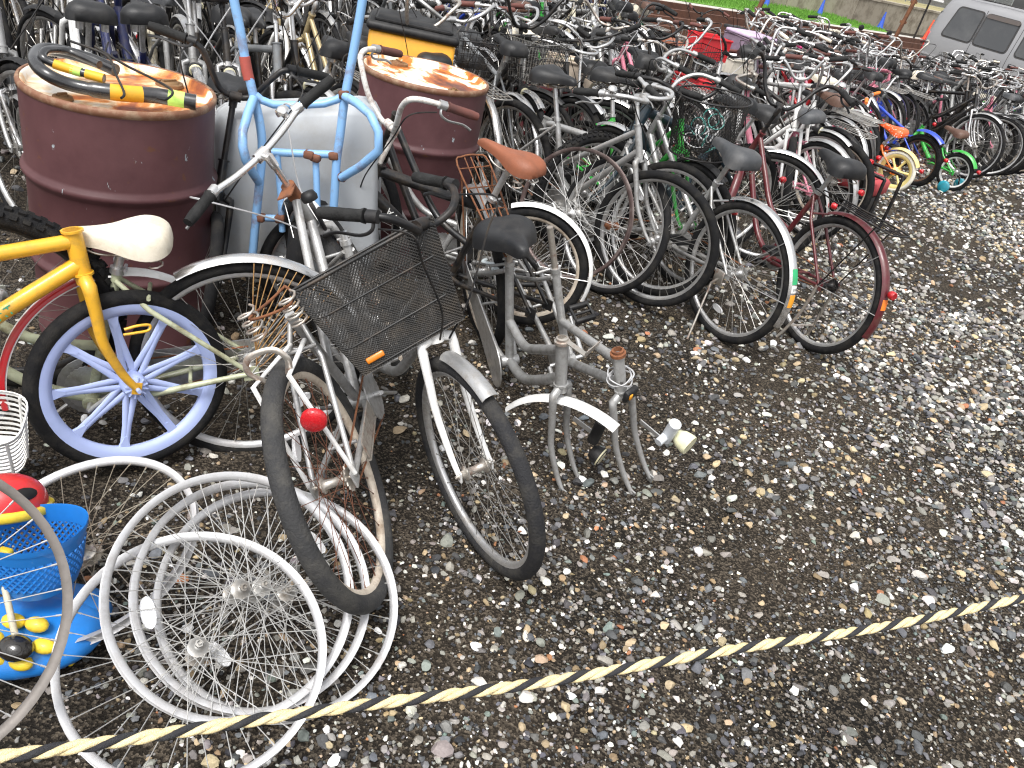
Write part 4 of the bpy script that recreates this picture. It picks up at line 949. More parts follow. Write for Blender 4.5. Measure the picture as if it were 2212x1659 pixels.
# ------------------------------------------------------------------ plastic ride-on toy and white basket in the corner
def toy():
    blue = mat('blue_toy_plastic', (.015, .20, .62), .35, 0, (.02, .12, .35), .2, 6, coat=.3); yel = mat('yellow_toy_plastic', (.85, .62, .04), .4, coat=.2); red = mat('red_toy_plastic', (.62, .02, .025), .3, coat=.4); grn = mat('green_toy_plastic', (.05, .32, .12), .4)
    P = g(70, 1400); r = empty('ride_on_toy', None, Matrix.Translation((P.x, P.y, 0))); tag(r, 'blue plastic ride-on toy with lattice basket and yellow motor beside loose wheels', 'toy')
    inv = Matrix.Translation((-P.x, -P.y, 0))
    def L(x, y, z): return inv@g(x, y, z)
    # body shell
    mb = MB(); mb.ell(L(50, 1370, .06), (.17, .115, .055), 24, 10, Matrix.Rotation(R_(25), 3, 'Z')); mb.ell(L(120, 1330, .05), (.12, .09, .05), 20, 8, Matrix.Rotation(R_(30), 3, 'Z')); mk('body_shell', mb, blue, r)
    # basket: solid rim band, lattice wall, floor
    c = L(80, 1230, .20); bk = empty('basket', r, Matrix.Translation(c-Vector((0, 0, .03)))@Matrix.Rotation(R_(35), 4, 'Z')@Matrix.Rotation(R_(-4), 4, 'X')@Matrix.Diagonal((1, 1, 1.35, 1)))
    def ring(f, z, n=40): return [Vector(((.072+.022*f)*math.cos(2*PI*i/n)*1.15, (.062+.018*f)*math.sin(2*PI*i/n)+.008*math.cos(4*PI*i/n), z)) for i in range(n)]
    mb = MB(); a, b = ring(.72, .078), ring(1, .11); mb.loft([a, b], cap=False); mb.loft([ring(.98, .108), ring(1.06, .112), ring(1.06, .106), ring(1.0, .10)], cap=False); mb.loft([ring(0, 0), ring(.25, .02)], cap=False); mb.loft([ring(0, 0), [Vector((0, 0, .001))]*40], cap=False); mk('basket_shell', mb, blue, bk)
    mb = MB(); n = 40
    for i in range(n):
        for s_ in (1, -1):
            pts = [ring(.25+.47*t/4, .02+.058*t/4)[(i+s_*t) % n] for t in range(5)]; mb.tube(pts, .0026, 4, cap=False)
    o = mk('lattice', mb, blue, bk); o['kind'] = 'stuff'
    # yellow motor rosette with dark axle
    pc = L(42, 1382, .11)
    for i, (dx, dy) in enumerate(((-.055, -.01), (-.03, .035), (.02, .04), (.055, .0), (.025, -.045), (-.03, -.05))):
        mb = MB(); mb.ell(pc+Vector((dx, dy*.8, dy*.5)), (.026, .018, .016), 14, 8); mk('yellow_lobe', mb, yel, r)
    mb = MB(); mb.ell(pc+Vector((.012, -.03, .012)), (.038, .03, .026), 16, 8); mk('dark_motor', mb, mat('oily_black', (.012, .01, .008), .15, coat=.8), r)
    mb = MB(); mb.tube([pc+Vector((0, -.01, .02)), L(5, 1245, .22)], .007, 8); mk('strut', mb, cream, r)
    for x, y, z, m, d in ((148, 1385, .05, grn, (.03, .03, .05)), (150, 1422, .02, yel, (.024, .024, .03)), (12, 1195, .24, yel, (.03, .02, .025)), (152, 1180, .15, blue, (.03, .03, .05))):
        mb = MB(); mb.rbox(L(x, y, z), d, .006); mk('plastic_peg', mb, m, r)
    # plain red and yellow moulded part above the basket
    t = empty('toy_seat', None, Matrix.Translation(g(12, 1085, .30))@Matrix.Rotation(R_(30), 4, 'Z')@Matrix.Rotation(R_(-25), 4, 'X')); tag(t, 'rounded red plastic toy part with yellow edge above blue basket', 'toy')
    mb = MB(); mb.ell((0, 0, 0), (.085, .07, .065), 24, 12, a0=-10); mk('red_shell', mb, red, t)
    mb = MB(); mb.loft([[Vector((.09*math.cos(a_)*k, .075*math.sin(a_)*k, z)) for a_ in [2*PI*i/32 for i in range(32)]] for k, z in ((.96, -.006), (1.02, -.010), (1.0, -.026), (.8, -.034))], cap=True); mk('yellow_edge', mb, yel, t)
    mb = MB(); mb.ell((.045, -.045, .028), (.017, .034, .01), 16, 8, Matrix.Rotation(R_(-35), 3, 'Z')@Matrix.Rotation(R_(40), 3, 'Y')); mk('black_insert', mb, blackp, t)
    mb = MB(); mb.ell((.06, .02, -.012), (.035, .02, .016), 14, 8); mk('yellow_tab', mb, yel, t)
    # white slotted basket at the picture edge
    q = g(-18, 985, .12); w_ = empty('slotted_basket', None, Matrix.Translation(q)@Matrix.Rotation(R_(20), 4, 'Z')@Matrix.Rotation(R_(18), 4, 'X')); tag(w_, 'white plastic slotted basket cut off by the picture edge beside the toy', 'basket')
    def rr(f, z, n=28): return [Vector(((.085+.02*f)*math.copysign(abs(math.cos(a_))**.6, math.cos(a_)), (.065+.02*f)*math.copysign(abs(math.sin(a_))**.6, math.sin(a_)), z)) for a_ in [2*PI*i/n for i in range(n)]]
    mb = MB(); mb.loft([rr(1, .165), rr(1.15, .168), rr(1.15, .178), rr(.98, .178)], cap=False); mk('rim_band', mb, white, w_)
    for k in range(8): mb = MB(); z = .012+k*.0195; mb.loft([rr(z/.17, z), rr((z+.009)/.17, z+.009), rr((z+.009)/.17-.04, z+.009), rr(z/.17-.04, z)], closed=True, cap=False); mk('slat', mb, white, w_)
    mb = MB()
    for i in range(0, 28, 4): a_ = 2*PI*i/28; mb.tube([rr(.0, 0)[i], rr(1, .17)[i]], .0045, 6)
    mk('ribs', mb, white, w_); mb = MB(); mb.loft([rr(0, 0), rr(0, .004)]); mk('floor', mb, white, w_)
toy()

# ------------------------------------------------------------------ barrier rope
def rope():
    A0, B0 = at(-120, 1655, .93), at(2330, 1262, 1.62); A, B = A0+(A0-B0)*.22, B0+(B0-A0)*.45; n = 1060; r = empty('barrier_rope'); tag(r, 'twisted yellow and black rope strung low across the near gravel', 'rope')
    ym = mat('yellow_rope_fibre', (.76, .63, .36), .8, 0, (.52, .40, .2), .35, 60, .7, 500); bm = mat('black_rope_fibre', (.022, .022, .026), .8, 0, (.06, .06, .06), .3, 60, .7, 500)
    d = (B-A).normalized(); u = d.cross(Vector((0, 0, 1))).normalized(); v = u.cross(d); L = (B-A).length
    for k, m in enumerate((ym, ym, bm)):
        pts = []
        for i in range(n+1):
            t = i/n; sag = -.07*4*t*(1-t)+.04+.004*math.sin(t*30); a = t*L/.0785*2*PI+k*2*PI/3
            pts.append(A.lerp(B, t)+Vector((0, 0, sag))+(u*math.cos(a)+v*math.sin(a))*.0039)
        mb = MB(); mb.tube(pts, .0046, 8); mk('strand', mb, m, r)
rope()
def stakes():
    A0, B0 = at(-120, 1655, .93), at(2330, 1262, 1.62); m = mat('rusty_stake', (.14, .06, .035), .85, 0, (.06, .03, .02), .5, 20)
    for p, lb in ((A0+(A0-B0)*.22, 'rusty iron stake holding the near end of the rope'), (B0+(B0-A0)*.45, 'rusty iron stake holding the far end of the rope')):
        r = empty('iron_stake', None, Matrix.Translation((p.x, p.y, 0))); tag(r, lb, 'stake')
        mb = MB(); mb.tube([(0, 0, -.1), (0, 0, p.z+.16)], .008, 8); mk('rod', mb, m, r)
        mb = MB(); mb.tube([(.016*math.cos(t*.6), .016*math.sin(t*.6), p.z+.10-.013*t*.2) for t in range(30)], .0052, 6); mk('rope_hitch', mb, _M['yellow_rope_fibre'], r)
stakes()
# ------------------------------------------------------------------ the bicycles of the heap and the near row
def sticker_arc(parent, R, a0, a1, m, name='sticker', w_=1.0, M=None):
    mb = MB(); mb.arc(R+.006, R_(a0), R_(a1), [(.0118, -.016*w_), (.0152, -.008*w_), (.0162, 0), (.0152, .008*w_), (.0118, .016*w_), (.0105, .015*w_), (.014, 0), (.0105, -.015*w_)], 8); return mk(name, mb, m, parent, M)
lgreen = mat('green_sticker', (.03, .42, .16), .5); lor = mat('orange_sticker', (.85, .35, .02), .5); lwh = mat('white_sticker', (.8, .8, .78), .5); inkm = mat('dark_ink', (.02, .02, .02), .6)

def poseq(o, h, l=0, p=0): return Matrix.Translation(o)@Matrix.Rotation(R_(h), 4, 'Z')@Matrix.Rotation(R_(l), 4, 'X')@Matrix.Rotation(R_(p), 4, 'Y')
# 1 basket bicycle, front wheel towards the camera
G1 = Geo(R=.33)
r1, _, S1 = bike('silver bicycle with big black mesh basket, its bare-spoked front wheel nearest the rope', fixp(G1.fa, (-.041, 1.808, .318), -49.3, 14.4), G1, 'stag', silver, 0, 'city', blackm, gripblk, stem=.14, bsteer=30, bark=.66,
     saddle=None, sadh=.03, fender=whitep, ffender=None, light=False, cables=True, fork=whitep, tyre=mat('greyish_rubber', (.022, .022, .024), .8, 0, (.07, .065, .055), .35, 14, .8, 160, spec=.25), rim=alloy, spring=False, hubm=oldchrome, crank=True)
bM = Matrix.Translation((-.269, 1.841, .629))@Matrix.Rotation(R_(-56.8), 4, 'Z')@Matrix.Rotation(R_(32.5), 4, 'X')@Matrix.Rotation(R_(-29), 4, 'Y')@Matrix.Translation((-.10, 0, 0))
b1 = mesh_basket(r1, Vector(), top=(.28, .40), bot=(.20, .30), h=.27, step=.0085, wr=.0016, wire=mat('dusty_black_wire', (.030, .029, .028), .5, .2, (.09, .07, .05), .3), rimm=mat('dusty_black_rod', (.03, .03, .03), .4, .2, (.12, .08, .05), .35))
b1.matrix_basis = r1.matrix_basis.inverted()@bM
mb = MB(); mb.arc(G1.R+.006, R_(74), R_(112), FPROF, 12); o = mk('mudguard', mb, alloy, r1, S1@Matrix.Translation(G1.fa))
mb = MB(); mb.rbox((.108, -.10, .03), (.006, .05, .016), .003); mk('amber_tag', mb, amber, b1)
# 2 cream-rimmed silver bicycle leaning hard over, tall handlebar in front of the wheelbarrow
G2 = Geo(R=.335, htl=.16)
r2, _, S2 = bike('stripped silver bicycle with cream-rimmed wheels, rusted spokes, red reflector and raised chrome handlebar', poseq((-.205, 1.625, .05), 102, -31), G2, 'mixte', silver, 10, 'flat', chrome, gripblk, stem=.13, bsteer=32, rim=creamrim, spk=spokerust, fender=None, saddle=None, sadh=.0, light=False, reflector=False, hubm=oldchrome, wrefl=4.6, crank=True, postm=oldchrome, pedals=False, tw=.024, tyre=mat('worn_grey_rubber', (.036, .036, .037), .8, 0, (.09, .085, .075), .35, 14, .8, 160, spec=.25), bell=True, cablem=cablegrey)
mb = MB(); mb.tube([G2.h1-G2.hu*.03, G2.h1+G2.hu*.02], .022, 14); mb.box(G2.h1+Vector((-.05, 0, .01)), (.09, .045, .004)); mk('rusty_collar', mb, rust, r2)
o = mk('name_plate', MB().rbox((0, 0, 0), (.03, .004, .10), .004), blackm, r2, S2@Matrix.Translation(G2.h0+G2.hu*.03+Vector((.0, -.026, 0))))
text('lettering', 'IER', .03, lwh, o, Matrix.Translation((0, -.0035, 0))@Matrix.Rotation(R_(90), 4, 'X')@Matrix.Rotation(R_(90), 4, 'Z'))
mb = MB(); mb.lathe([(.001, .018), (.02, .014), (.026, 0), (.024, -.012), (.001, -.016)], 18, 'z', c=G2.h1+Vector((-.03, -.05, -.03))); mk('black_bell', mb, blackp, r2)
def springs():
    top = G2.st+G2.su*.02
    for s_ in (-1, 1):
        c = top+Vector((-.10, s_*.055, .03)); mb = MB(); mb.tube([c+Vector((.024*math.cos(t*.75), .024*math.sin(t*.75), t*.0026-.04)) for t in range(34)], .0034, 6); mk('saddle_spring', mb, oldchrome, r2)
    mb = MB(); mb.tube(cr([top+Vector(p) for p in ((.08, 0, .03), (.02, .03, .03), (-.1, .055, .05), (-.13, 0, .055), (-.1, -.055, .05), (.02, -.03, .03), (.08, 0, .03))], 4), .004, 6); mk('saddle_frame', mb, rust, r2)
    # bright stays with the red reflector between them, brake caliper, carrier plate
    for s_ in (-1, 1):
        mb = MB(); mb.tube([G2.ra+Vector((-.005, s_*.062, .01)), G2.ra+Vector((-.01, s_*.045, .33)), G2.st+Vector((-.05, s_*.02, -.06))], .0065, 8); mk('bright_stay', mb, whitep, r2)
    mb = MB(); mb.lathe([(.0001, -.012), (.026, -.012), (.031, -.007), (.031, .004), (.0001, .004)], 24, 'x', c=G2.ra+Vector((-.04, -.055, .215))); mk('round_reflector', mb, redref, r2)
    mb = MB(); mb.tube(cr([G2.ra+Vector(p) for p in ((.03, -.03, .315), (.02, -.05, .355), (.02, -.03, .39), (.02, .03, .39), (.02, .05, .355), (.03, .03, .315))], 5), .008, 8, flat=.6); mk('brake_caliper', mb, oldchrome, r2)
    mb = MB(); mb.box(G2.ra*.55+G2.bb*.45+Vector((0, -.075, .02)), (.20, .004, .05)); mb.box(G2.ra*.55+G2.bb*.45+Vector((0, -.07, -.015)), (.20, .014, .004)); mk('carrier_plate', mb, oldchrome, r2)
springs()
# 4 pale green bicycle lying back on the first drum
G4 = Geo(R=.335)
r4, _, _ = bike('pale green bicycle with cream saddle and chrome mudguard leaning back behind the blue wheel', poseq((-.726, 2.055, -.015), 205, 2, 9), G4, 'stag', P['palegreen'], 0, 'city', oldchrome, gripblk, saddle=saddlecrm, sadh=.05, sads=(.95, 1.0, 1.0), fender=chrome, rim=wrim, tw=.018, guard=alloy, light=False, front=False, wrefl=4.4, reflector=False, sprocket=True, pedals=False)
mb = MB()
for i in range(11):
    a = R_(98+i*4.0); e = Vector(((G4.R+.005)*math.cos(a), .03, (G4.R+.005)*math.sin(a))); mb.tube(cr([(-.02+.0*i, .06, .03+.002*i), e*.55+Vector((.01*i, .036, -.01*i)), e], 4), .0017, 5)
mk('skirt_guard', mb, rustlt, r4, Matrix.Translation(G4.ra))
# 5 yellow bicycle with the blue moulded wheel
G5 = Geo(R=.27, wb=.92, cs=.36, stl=.30, ha=70, htl=.12)
bluem = mat('lavender_blue_plastic', (.43, .51, .82), .4, 0, (.3, .37, .62), .25, 8)
r5, _, S5 = bike('yellow bicycle frame with fork holding a lavender blue moulded wheel', fixp(G5.fa, (-1.04, 1.845, .292), 44, -10, 13), G5, 'diamond', P['yellow'], 0, None, front=True, rear=False, mag=(bluem, 9, True), fender=None, light=False, saddle=None, sadh=.05, tw=.022, crank=True, tr=.019, pedals=False, forkr=.0165)
mb = MB(); mb.arc(G5.R+.03, R_(72), R_(200), [(dr, dy*1.1) for dr, dy in FPROF], 30); 
o = mk('mudguard', mb, whitep, r5, S5@Matrix.Translation(G5.fa+Vector((-.0, .055, 0)))); mb = MB(); mb.arc(G5.R+.03, R_(110), R_(200), [(.016, -.006), (.018, -.02), (.012, -.028), (.004, -.0285), (.004, -.0268), (.011, -.026), (.0162, -.019)], 24); mk('red_stripe', mb, P['red'], o)
dt = (G5.h0+G5.hu*.03); dv = (G5.bb-dt); al = math.atan2(dv.z, dv.x)
text('lettering', 'ARA  KAT', .034, mat('green_ink', (.05, .42, .25), .5), r5, Matrix.Translation(dt+dv*.5+Vector((0, -.0195, 0)))@Matrix.Rotation(PI-al if False else -(al+PI), 4, 'Y')@Matrix.Rotation(R_(90), 4, 'X'))
mb = MB(); mb.tube(cr([G5.fa+Vector(p) for p in ((-.06, -.055, .17), (-.03, -.06, .185), (-.0, -.06, .19), (.0, -.06, .175), (-.03, -.06, .165), (-.06, -.055, .155))], 4), .004, 6); mk('lamp_hook', mb, P['yellow'], r5, S5)
# 6, 7 the two wheel-less silver frames standing on their forks
G6 = Geo(R=.335, htl=.16)
p6 = math.degrees(math.atan2(.335, 1.08))
r6, _, S6 = bike('bare silver frame with black saddle standing on its front fork, white mudguard left on', poseq((-.228, 3.28, -.012), -64.5, 11.9, 17.7), G6, 'stag', silver, 38, None, front=False, rear=True, fender=alloy, ffender=whitep, ffrange=(84, 160), rack=rust, saddle=saddleblk, sadh=.07, sads=(1.22, 1.05, 1.5), sadtilt=-20, light=False, rim=creamrim, spring=True, guard=alloy, crank=False, reflector=False, postm=oldchrome, tr=.0175)
def frame_bits(r, G, SM, left=1, dark=True):
    mb = MB(); mb.lathe([(.021, -.008), (.026, -.006), (.026, .004), (.02, .006), (.02, .014), (.014, .016), (.013, -.01)], 20, 'z'); mk('headset_nut', mb, oldchrome if dark else rust, r, SM@Matrix.Translation(G.h1)@Vector((0, 0, 1)).rotation_difference(G.hu).to_matrix().to_4x4())
    q = G.crown-G.hu*.14+Vector((.02, left*.05, 0)); mb = MB(); mb.box(q+Vector((.045, left*.01, .0)), (.09, .004, .018)); mk('lamp_bracket', mb, alloy, r, SM)
    return q+Vector((.10, left*.015, .01))
q6 = frame_bits(r6, G6, S6, 1)
mb = MB(); mb.tube([q6+Vector((-.01, 0, .05)), q6+Vector((-.005, 0, -.045))], .020, 14); dy = mk('dynamo_lamp', mb, blackp, r6, S6)
mb = MB(); mb.lathe([(.001, -.03), (.022, -.028), (.03, -.012), (.034, .012), (.03, .018), (.001, .012)], 20, 'x', c=q6+Vector((.035, 0, -.085))); mk('lamp_shell', mb, blackp, dy); mb = MB(); mb.lathe([(.0001, .014), (.02, .017), (.033, .0125), (.035, .008)], 20, 'x', c=q6+Vector((.037, 0, -.085))); mk('lens', mb, lamp, dy)
mb = MB(); mb.box(G6.h1+Vector((.045, .0, .012)), (.09, .022, .003)); mb.box(G6.h1+Vector((.09, .03, .022)), (.003, .09, .024)); mk('basket_bracket', mb, oldchrome, r6, S6)
mb = MB(); c = G6.ra+(G6.st-G6.ra)*.62; mb.tube(cr([c+Vector((-.03+.045*math.cos(t), .045*math.sin(t)+.0, .03*math.cos(t))) for t in [R_(-140+i*28) for i in range(11)]], 3), .010, 8, flat=.6); mb.rbox(c+Vector((.03, 0, .02)), (.03, .07, .022), .006); mk('ring_lock', mb, mat('pale_lock', (.62, .68, .7), .4), r6)
G7 = Geo(R=.335, htl=.15)
r7, _, S7 = bike('bare silver frame with tall empty seat tube and rusty headset, cream lamp on fork', poseq((.0, 3.347, .03), -63.6, 21, 18.7), G7, 'mixte', silver, 25, None, front=False, rear=False, fender=None, ffender=None, saddle=None, sadh=.17, light=False, rim=wrim, crank=True, reflector=False, postm=oldchrome, tr=.0165, pedals=True)
q7 = frame_bits(r7, G7, S7, 1, False); lc = mat('cream_lamp', (.72, .70, .47), .35, coat=.3); lw = mat('pale_grey_lamp', (.62, .65, .69), .4)
mb = MB(); mb.tube([q7+Vector((0, .02, -.03)), q7+Vector((.01, .02, .07))], .021, 16); mb.tube([q7+Vector((.0, -.03, -.005)), q7+Vector((0, .02, .0))], .015, 12); dy = mk('dynamo_lamp', mb, lw, r7, S7)
mb = MB(); mb.lathe([(.001, -.04), (.02, -.036), (.032, -.015), (.037, .012), (.036, .024), (.001, .022)], 20, 'x', c=q7+Vector((.055, .045, -.005))); mk('lamp_shell', mb, lc, dy)
mb = MB(); mb.tube(cr([G7.h0+G7.hu*.06+Vector((.035*math.cos(t*.8)*(1+.25*math.sin(t)), .045*math.sin(t*.8), .012*math.sin(t*1.3))) for t in range(22)], 4), .0026, 5); mk('cable', mb, cablegrey, r7, S7)
mb = MB(); mb.rbox(G7.crown+Vector((.03, .0, .03)), (.02, .055, .045), .005); mk('switch_block', mb, blackp, r7, S7); mb = MB(); mb.rbox(G7.crown+Vector((.042, -.012, .034)), (.006, .014, .024), .003); mk('orange_tab', mb, lor, r7, S7)
text('lettering', 'MA', .03, inkm, r7, S7@Matrix.Translation(G7.h0+G7.hu*.05+Vector((.0185, 0, 0)))@Matrix.Rotation(R_(90), 4, 'Z')@Matrix.Rotation(R_(90-20), 4, 'X'))
# 8 silver rear end with stickers
G8 = Geo(R=.342)
r8, _, _ = bike('silver bicycle with grey saddle, chrome mudguard bearing green and orange stickers', fixp(G8.ra, (.909, 3.768, .341), 126.5, -1.6), G8, 'mixte', silver, 10, 'city', alloy, gripblk, saddle=saddlegry, sadh=.13, sads=(.92, 1.05, 1.2), fender=chrome, stand='side', light=True, wrefl=5.6, reflector=False)
Mr = Matrix.Translation(G8.ra)
sticker_arc(r8, G8.R, 150, 161, lgreen, M=Mr); o = sticker_arc(r8, G8.R, 162, 167, lwh, M=Mr); sticker_arc(r8, G8.R, 168.5, 178, lor, M=Mr)
a = R_(164.5); text('lettering', '318', .016, inkm, o, Matrix.Translation(((G8.R+.0235)*math.cos(a), 0, (G8.R+.0235)*math.sin(a)))@Matrix.Rotation(-a, 4, 'Y')@Matrix.Rotation(R_(90), 4, 'Y')@Matrix.Rotation(R_(-90), 4, 'Z'))
# 9 maroon roadster
G9 = Geo(R=.342, stl=.46)
r9, _, S9 = bike('maroon bicycle with black saddle, black carrier and orange sticker on its rear mudguard', fixp(G9.ra, (1.399, 3.934, .338), 120, 0), G9, 'stag', P['maroon'], -30, 'swan', blackm, gripblk, stem=.15, saddle=saddleblk, sadh=.13, sads=(1.0, 1.0, 1.1), fender=P['maroon'], rack=blackm, stand='double', rim=alloy, bell=True, lever=True, hubm=blackm, spk=blackm)
sticker_arc(r9, G9.R, 163, 171, mat('bright_orange_sticker', (.85, .2, .02), .5), M=Matrix.Translation(G9.ra))
# 10 chrome-mudguard bicycle behind them
G10 = Geo(R=.342)
r10, _, _ = bike('bicycle with broad chrome mudguard and grey rim between maroon bicycle and drum row', fixp(G10.ra, (1.235, 5.0, .345), 166, -2), G10, 'stag', P['black'], 0, 'city', alloy, gripblk, fender=chrome, rim=alloy, saddle=saddleblk, rack=None)
# 11 silver diamond frame without fork, facing away to the left
G11 = Geo(R=.345, stl=.50, htl=.16)
r11, _, _ = bike('silver diamond frame without fork or saddle leaning behind the loose wheels', poseq((.601, 4.023, .02), 144.8, 10, 15), G11, 'diamond', silver, 0, None, saddle=None, sadh=.02, fender=None, light=False, tr=.0195, front=False, ffender=None, forkless=True, pedals=False)
# 11b city bicycle behind it with alloy bar
G11b = Geo(R=.335)
r11b, _, _ = bike('silver bicycle with alloy handlebar, bell and black grips behind the silver diamond frame', fixp(G11b.h1, g(1378, 268, .86), -42, 6), G11b, 'mixte', silver, 14, 'low', alloy, gripblk, stem=.12, saddle=saddleblk, fender=None, light=False, bell=True)
# loose upright wheels leaning there
loose(g(1322, 488, .34), Vector((-.62, -.72, .16)), .345, 'complete wheel with rusted hub leaning in front of silver diamond frame', alloy, .0185, True, fit=False, spin=.3, refl=5.4, hub=rust)['group'] = 'loose wheels leaning in the near row'
loose(g(1240, 462, .42), Vector((-.5, -.84, .2)), .315, 'brown bare rim without tyre leaning beside the brown saddle', mat('brown_anodised_rim', (.11, .075, .07), .4, .4, (.3, .26, .24), .3), .006, False, fit=False, spin=1, hub=alloy)['group'] = 'loose wheels leaning in the near row'
# 12 brown saddle bicycle with rusty carrier
G12 = Geo(R=.335)
r12, _, _ = bike('bicycle with brown saddle and rusty wire carrier beside the white-topped drum', fixp(G12.st+G12.su*.14, g(1098, 366, .80), 150, -4), G12, 'stag', P['black'], 0, None, gripblk, saddle=saddlebrn, sadh=.14, sads=(.72, 1.08, .75), fender=None, light=False, front=True, rear=False, crank=False)
G12b = Geo(R=.27, wb=.98, cs=.40, stl=.36, ha=71, htl=.13)
bike('small-wheeled silver bicycle with white mudguard and cream rim behind the bare frames', fixp(G12b.ra, (-.059, 3.39, .27), 176, 5), G12b, 'stag', silver, 0, None, saddle=None, sadh=.03, fender=whitep, rim=creamrim, light=False, reflector=False, front=True, pedals=False)
# 13 small black bicycle in front of second drum
G13 = Geo(R=.25, wb=.98, cs=.40, stl=.36, ha=71, htl=.14)
r13, _, S13 = bike('small-wheeled black bicycle with white swan handlebar and brown grips before the drum', fixp(G13.h1, g(820, 352, .675), 200, 2), G13, 'diamond', P['black'], 25, 'swan', mat('chalky_white_bar', (.72, .70, .66), .4, .1, RUST, .5, 30), gripbrn, stem=.15, fender=blackp, saddle=None, sadh=.02, light=False, tr=.021, postm=blackm, rear=False, crank=False)
tt = G13.h0+G13.hu*.03; dv = G13.bb-tt; al = math.atan2(dv.z, dv.x)
text('lettering', 'Co  COMPA', .04, lwh, r13, Matrix.Translation(tt+dv*.4+Vector((0, .024, 0)))@Matrix.Rotation(-al, 4, 'Y')@Matrix.Rotation(R_(180), 4, 'Z')@Matrix.Rotation(R_(180), 4, 'Y')@Matrix.Rotation(R_(90), 4, 'X')@Matrix.Rotation(PI, 4, 'Z'))
# 14 black-barred folding bicycle behind first drum
G14 = Geo(R=.25, wb=.98, cs=.40, stl=.36, ha=72, htl=.12)
r14, _, _ = bike('black folding bicycle whose wide handlebar rises beside the locks on the drum', fixp(G14.h1, g(484, 345, .64), -68, -7), G14, 'diamond', P['black'], 4, 'rise', blackm, gripblk, stem=.22, fender=None, saddle=saddleblk, light=False, bark=1.1)
# 15 fat-tyred mountain bike at the edge
G15 = Geo(R=.315, wb=1.06, stl=.44)
r15, _, _ = bike('mountain bicycle with fat knobbly tyre in front of the first drum', fixp(G15.fa, at(-8, 652, 2.2), 20, 12), G15, 'diamond', mat('pale_silver_green', (.55, .56, .48), .4, .3), 0, None, knob=True, tw=.027, fender=None, light=False, saddle=None, sadh=.02, rim=blackm, rear=False, cables=False, pedals=False)
# ------------------------------------------------------------------ rows of parked bicycles
GL = {'city': Geo(R=.335), 'dia': Geo(R=.345, stl=.50, wb=1.04), 'small': Geo(R=.255, wb=.98, cs=.40, stl=.36, ha=71, htl=.13), 'mtb': Geo(R=.33, stl=.44, wb=1.06)}
def lod_bars(G, style, stem):
    def f():
        mb = MB(); mb, c = bar_mb(G, style, stem, 1.0, 6, .0105, mb, 0)
        for s_ in (-1, 1):
            _, root, d = grip_mb(style, 1.0, s_, c, .12, .0165, mb, 1, 7); lever_mb(root, d, s_, mb, 2, 5)
            mb.tube(cable_path(root+Vector((.04, 0, -.02)), G.h0+Vector((.03, s_*.02, .0)), .12, s_*.07, 4), .003, 4, mi=3)
        return mb.mesh('handlebar', [alloy, gripblk, alloy, cable])
    return cached(('lb', G.key, style, stem), f)
def lod_saddle(G, h, kind):
    def f():
        mb = MB(); top = G.st+G.su*h; o = len(mb.v); saddle_mb(*kind, n=10, mb=mb); off = top+Vector((0, 0, .055)); mb.v = [tuple(Vector(p)+off) for p in mb.v]
        mb.tube([G.st-G.su*.03, top+Vector((0, 0, .02))], .0125, 7, mi=1)
        for s_ in (-1, 1): mb.tube([off+Vector((.1, s_*.01, -.03)), off+Vector((0, s_*.024, -.055)), off+Vector((-.1, s_*.05, -.045))], .004, 4, mi=1)
        for s_ in (-1, 1): mb.tube([off+Vector((-.085, s_*.048, -.085)), off+Vector((-.085, s_*.048, -.04))], .016, 7, mi=1)
        return mb.mesh('saddle', [saddleblk, alloy], True, 60)
    return cached(('ls', G.key, h, kind), f)
def lod_fend(G, which):
    def f():
        mb = fender_mb(G.R, 62, 196 if which == 'r' else 168, 1.0, 14)
        for s_ in (-1, 1): e = Vector(((G.R+.004)*math.cos(R_(160)), s_*.02, (G.R+.004)*math.sin(R_(160)))); mb.tube([(0, s_*.06, 0), e], .0025, 4)
        return mb.mesh('mudguard', [alloy])
    return cached(('lf', G.key, which), f)
COLS = [('silver', 'silver', 26), ('black', 'black', 36), ('white', 'white', 5), ('navy', 'navy blue', 7), ('cream', 'cream', 5), ('grey', 'grey', 5), ('maroon', 'maroon', 3), ('red', 'red', 1.6), ('pink', 'pink', 1.2), ('lightblue', 'light blue', 2), ('blue', 'blue', 1.2), ('green', 'green', .6), ('teal', 'teal', 1), ('yellow', 'yellow', .7), ('orange', 'orange', .4), ('gold', 'champagne', 4), ('darkgreen', 'dark green', 2), ('purple', 'mauve', 2)]
SADS = [(saddleblk, 'black', 70), (saddlegry, 'grey', 12), (saddlebrn, 'tan', 5), (saddledbr, 'dark brown', 8), (saddlecrm, 'cream', 4)]
rngB = random.Random(21)
def pick(lst, w): return rngB.choices(lst, [x[w] for x in lst])[0]
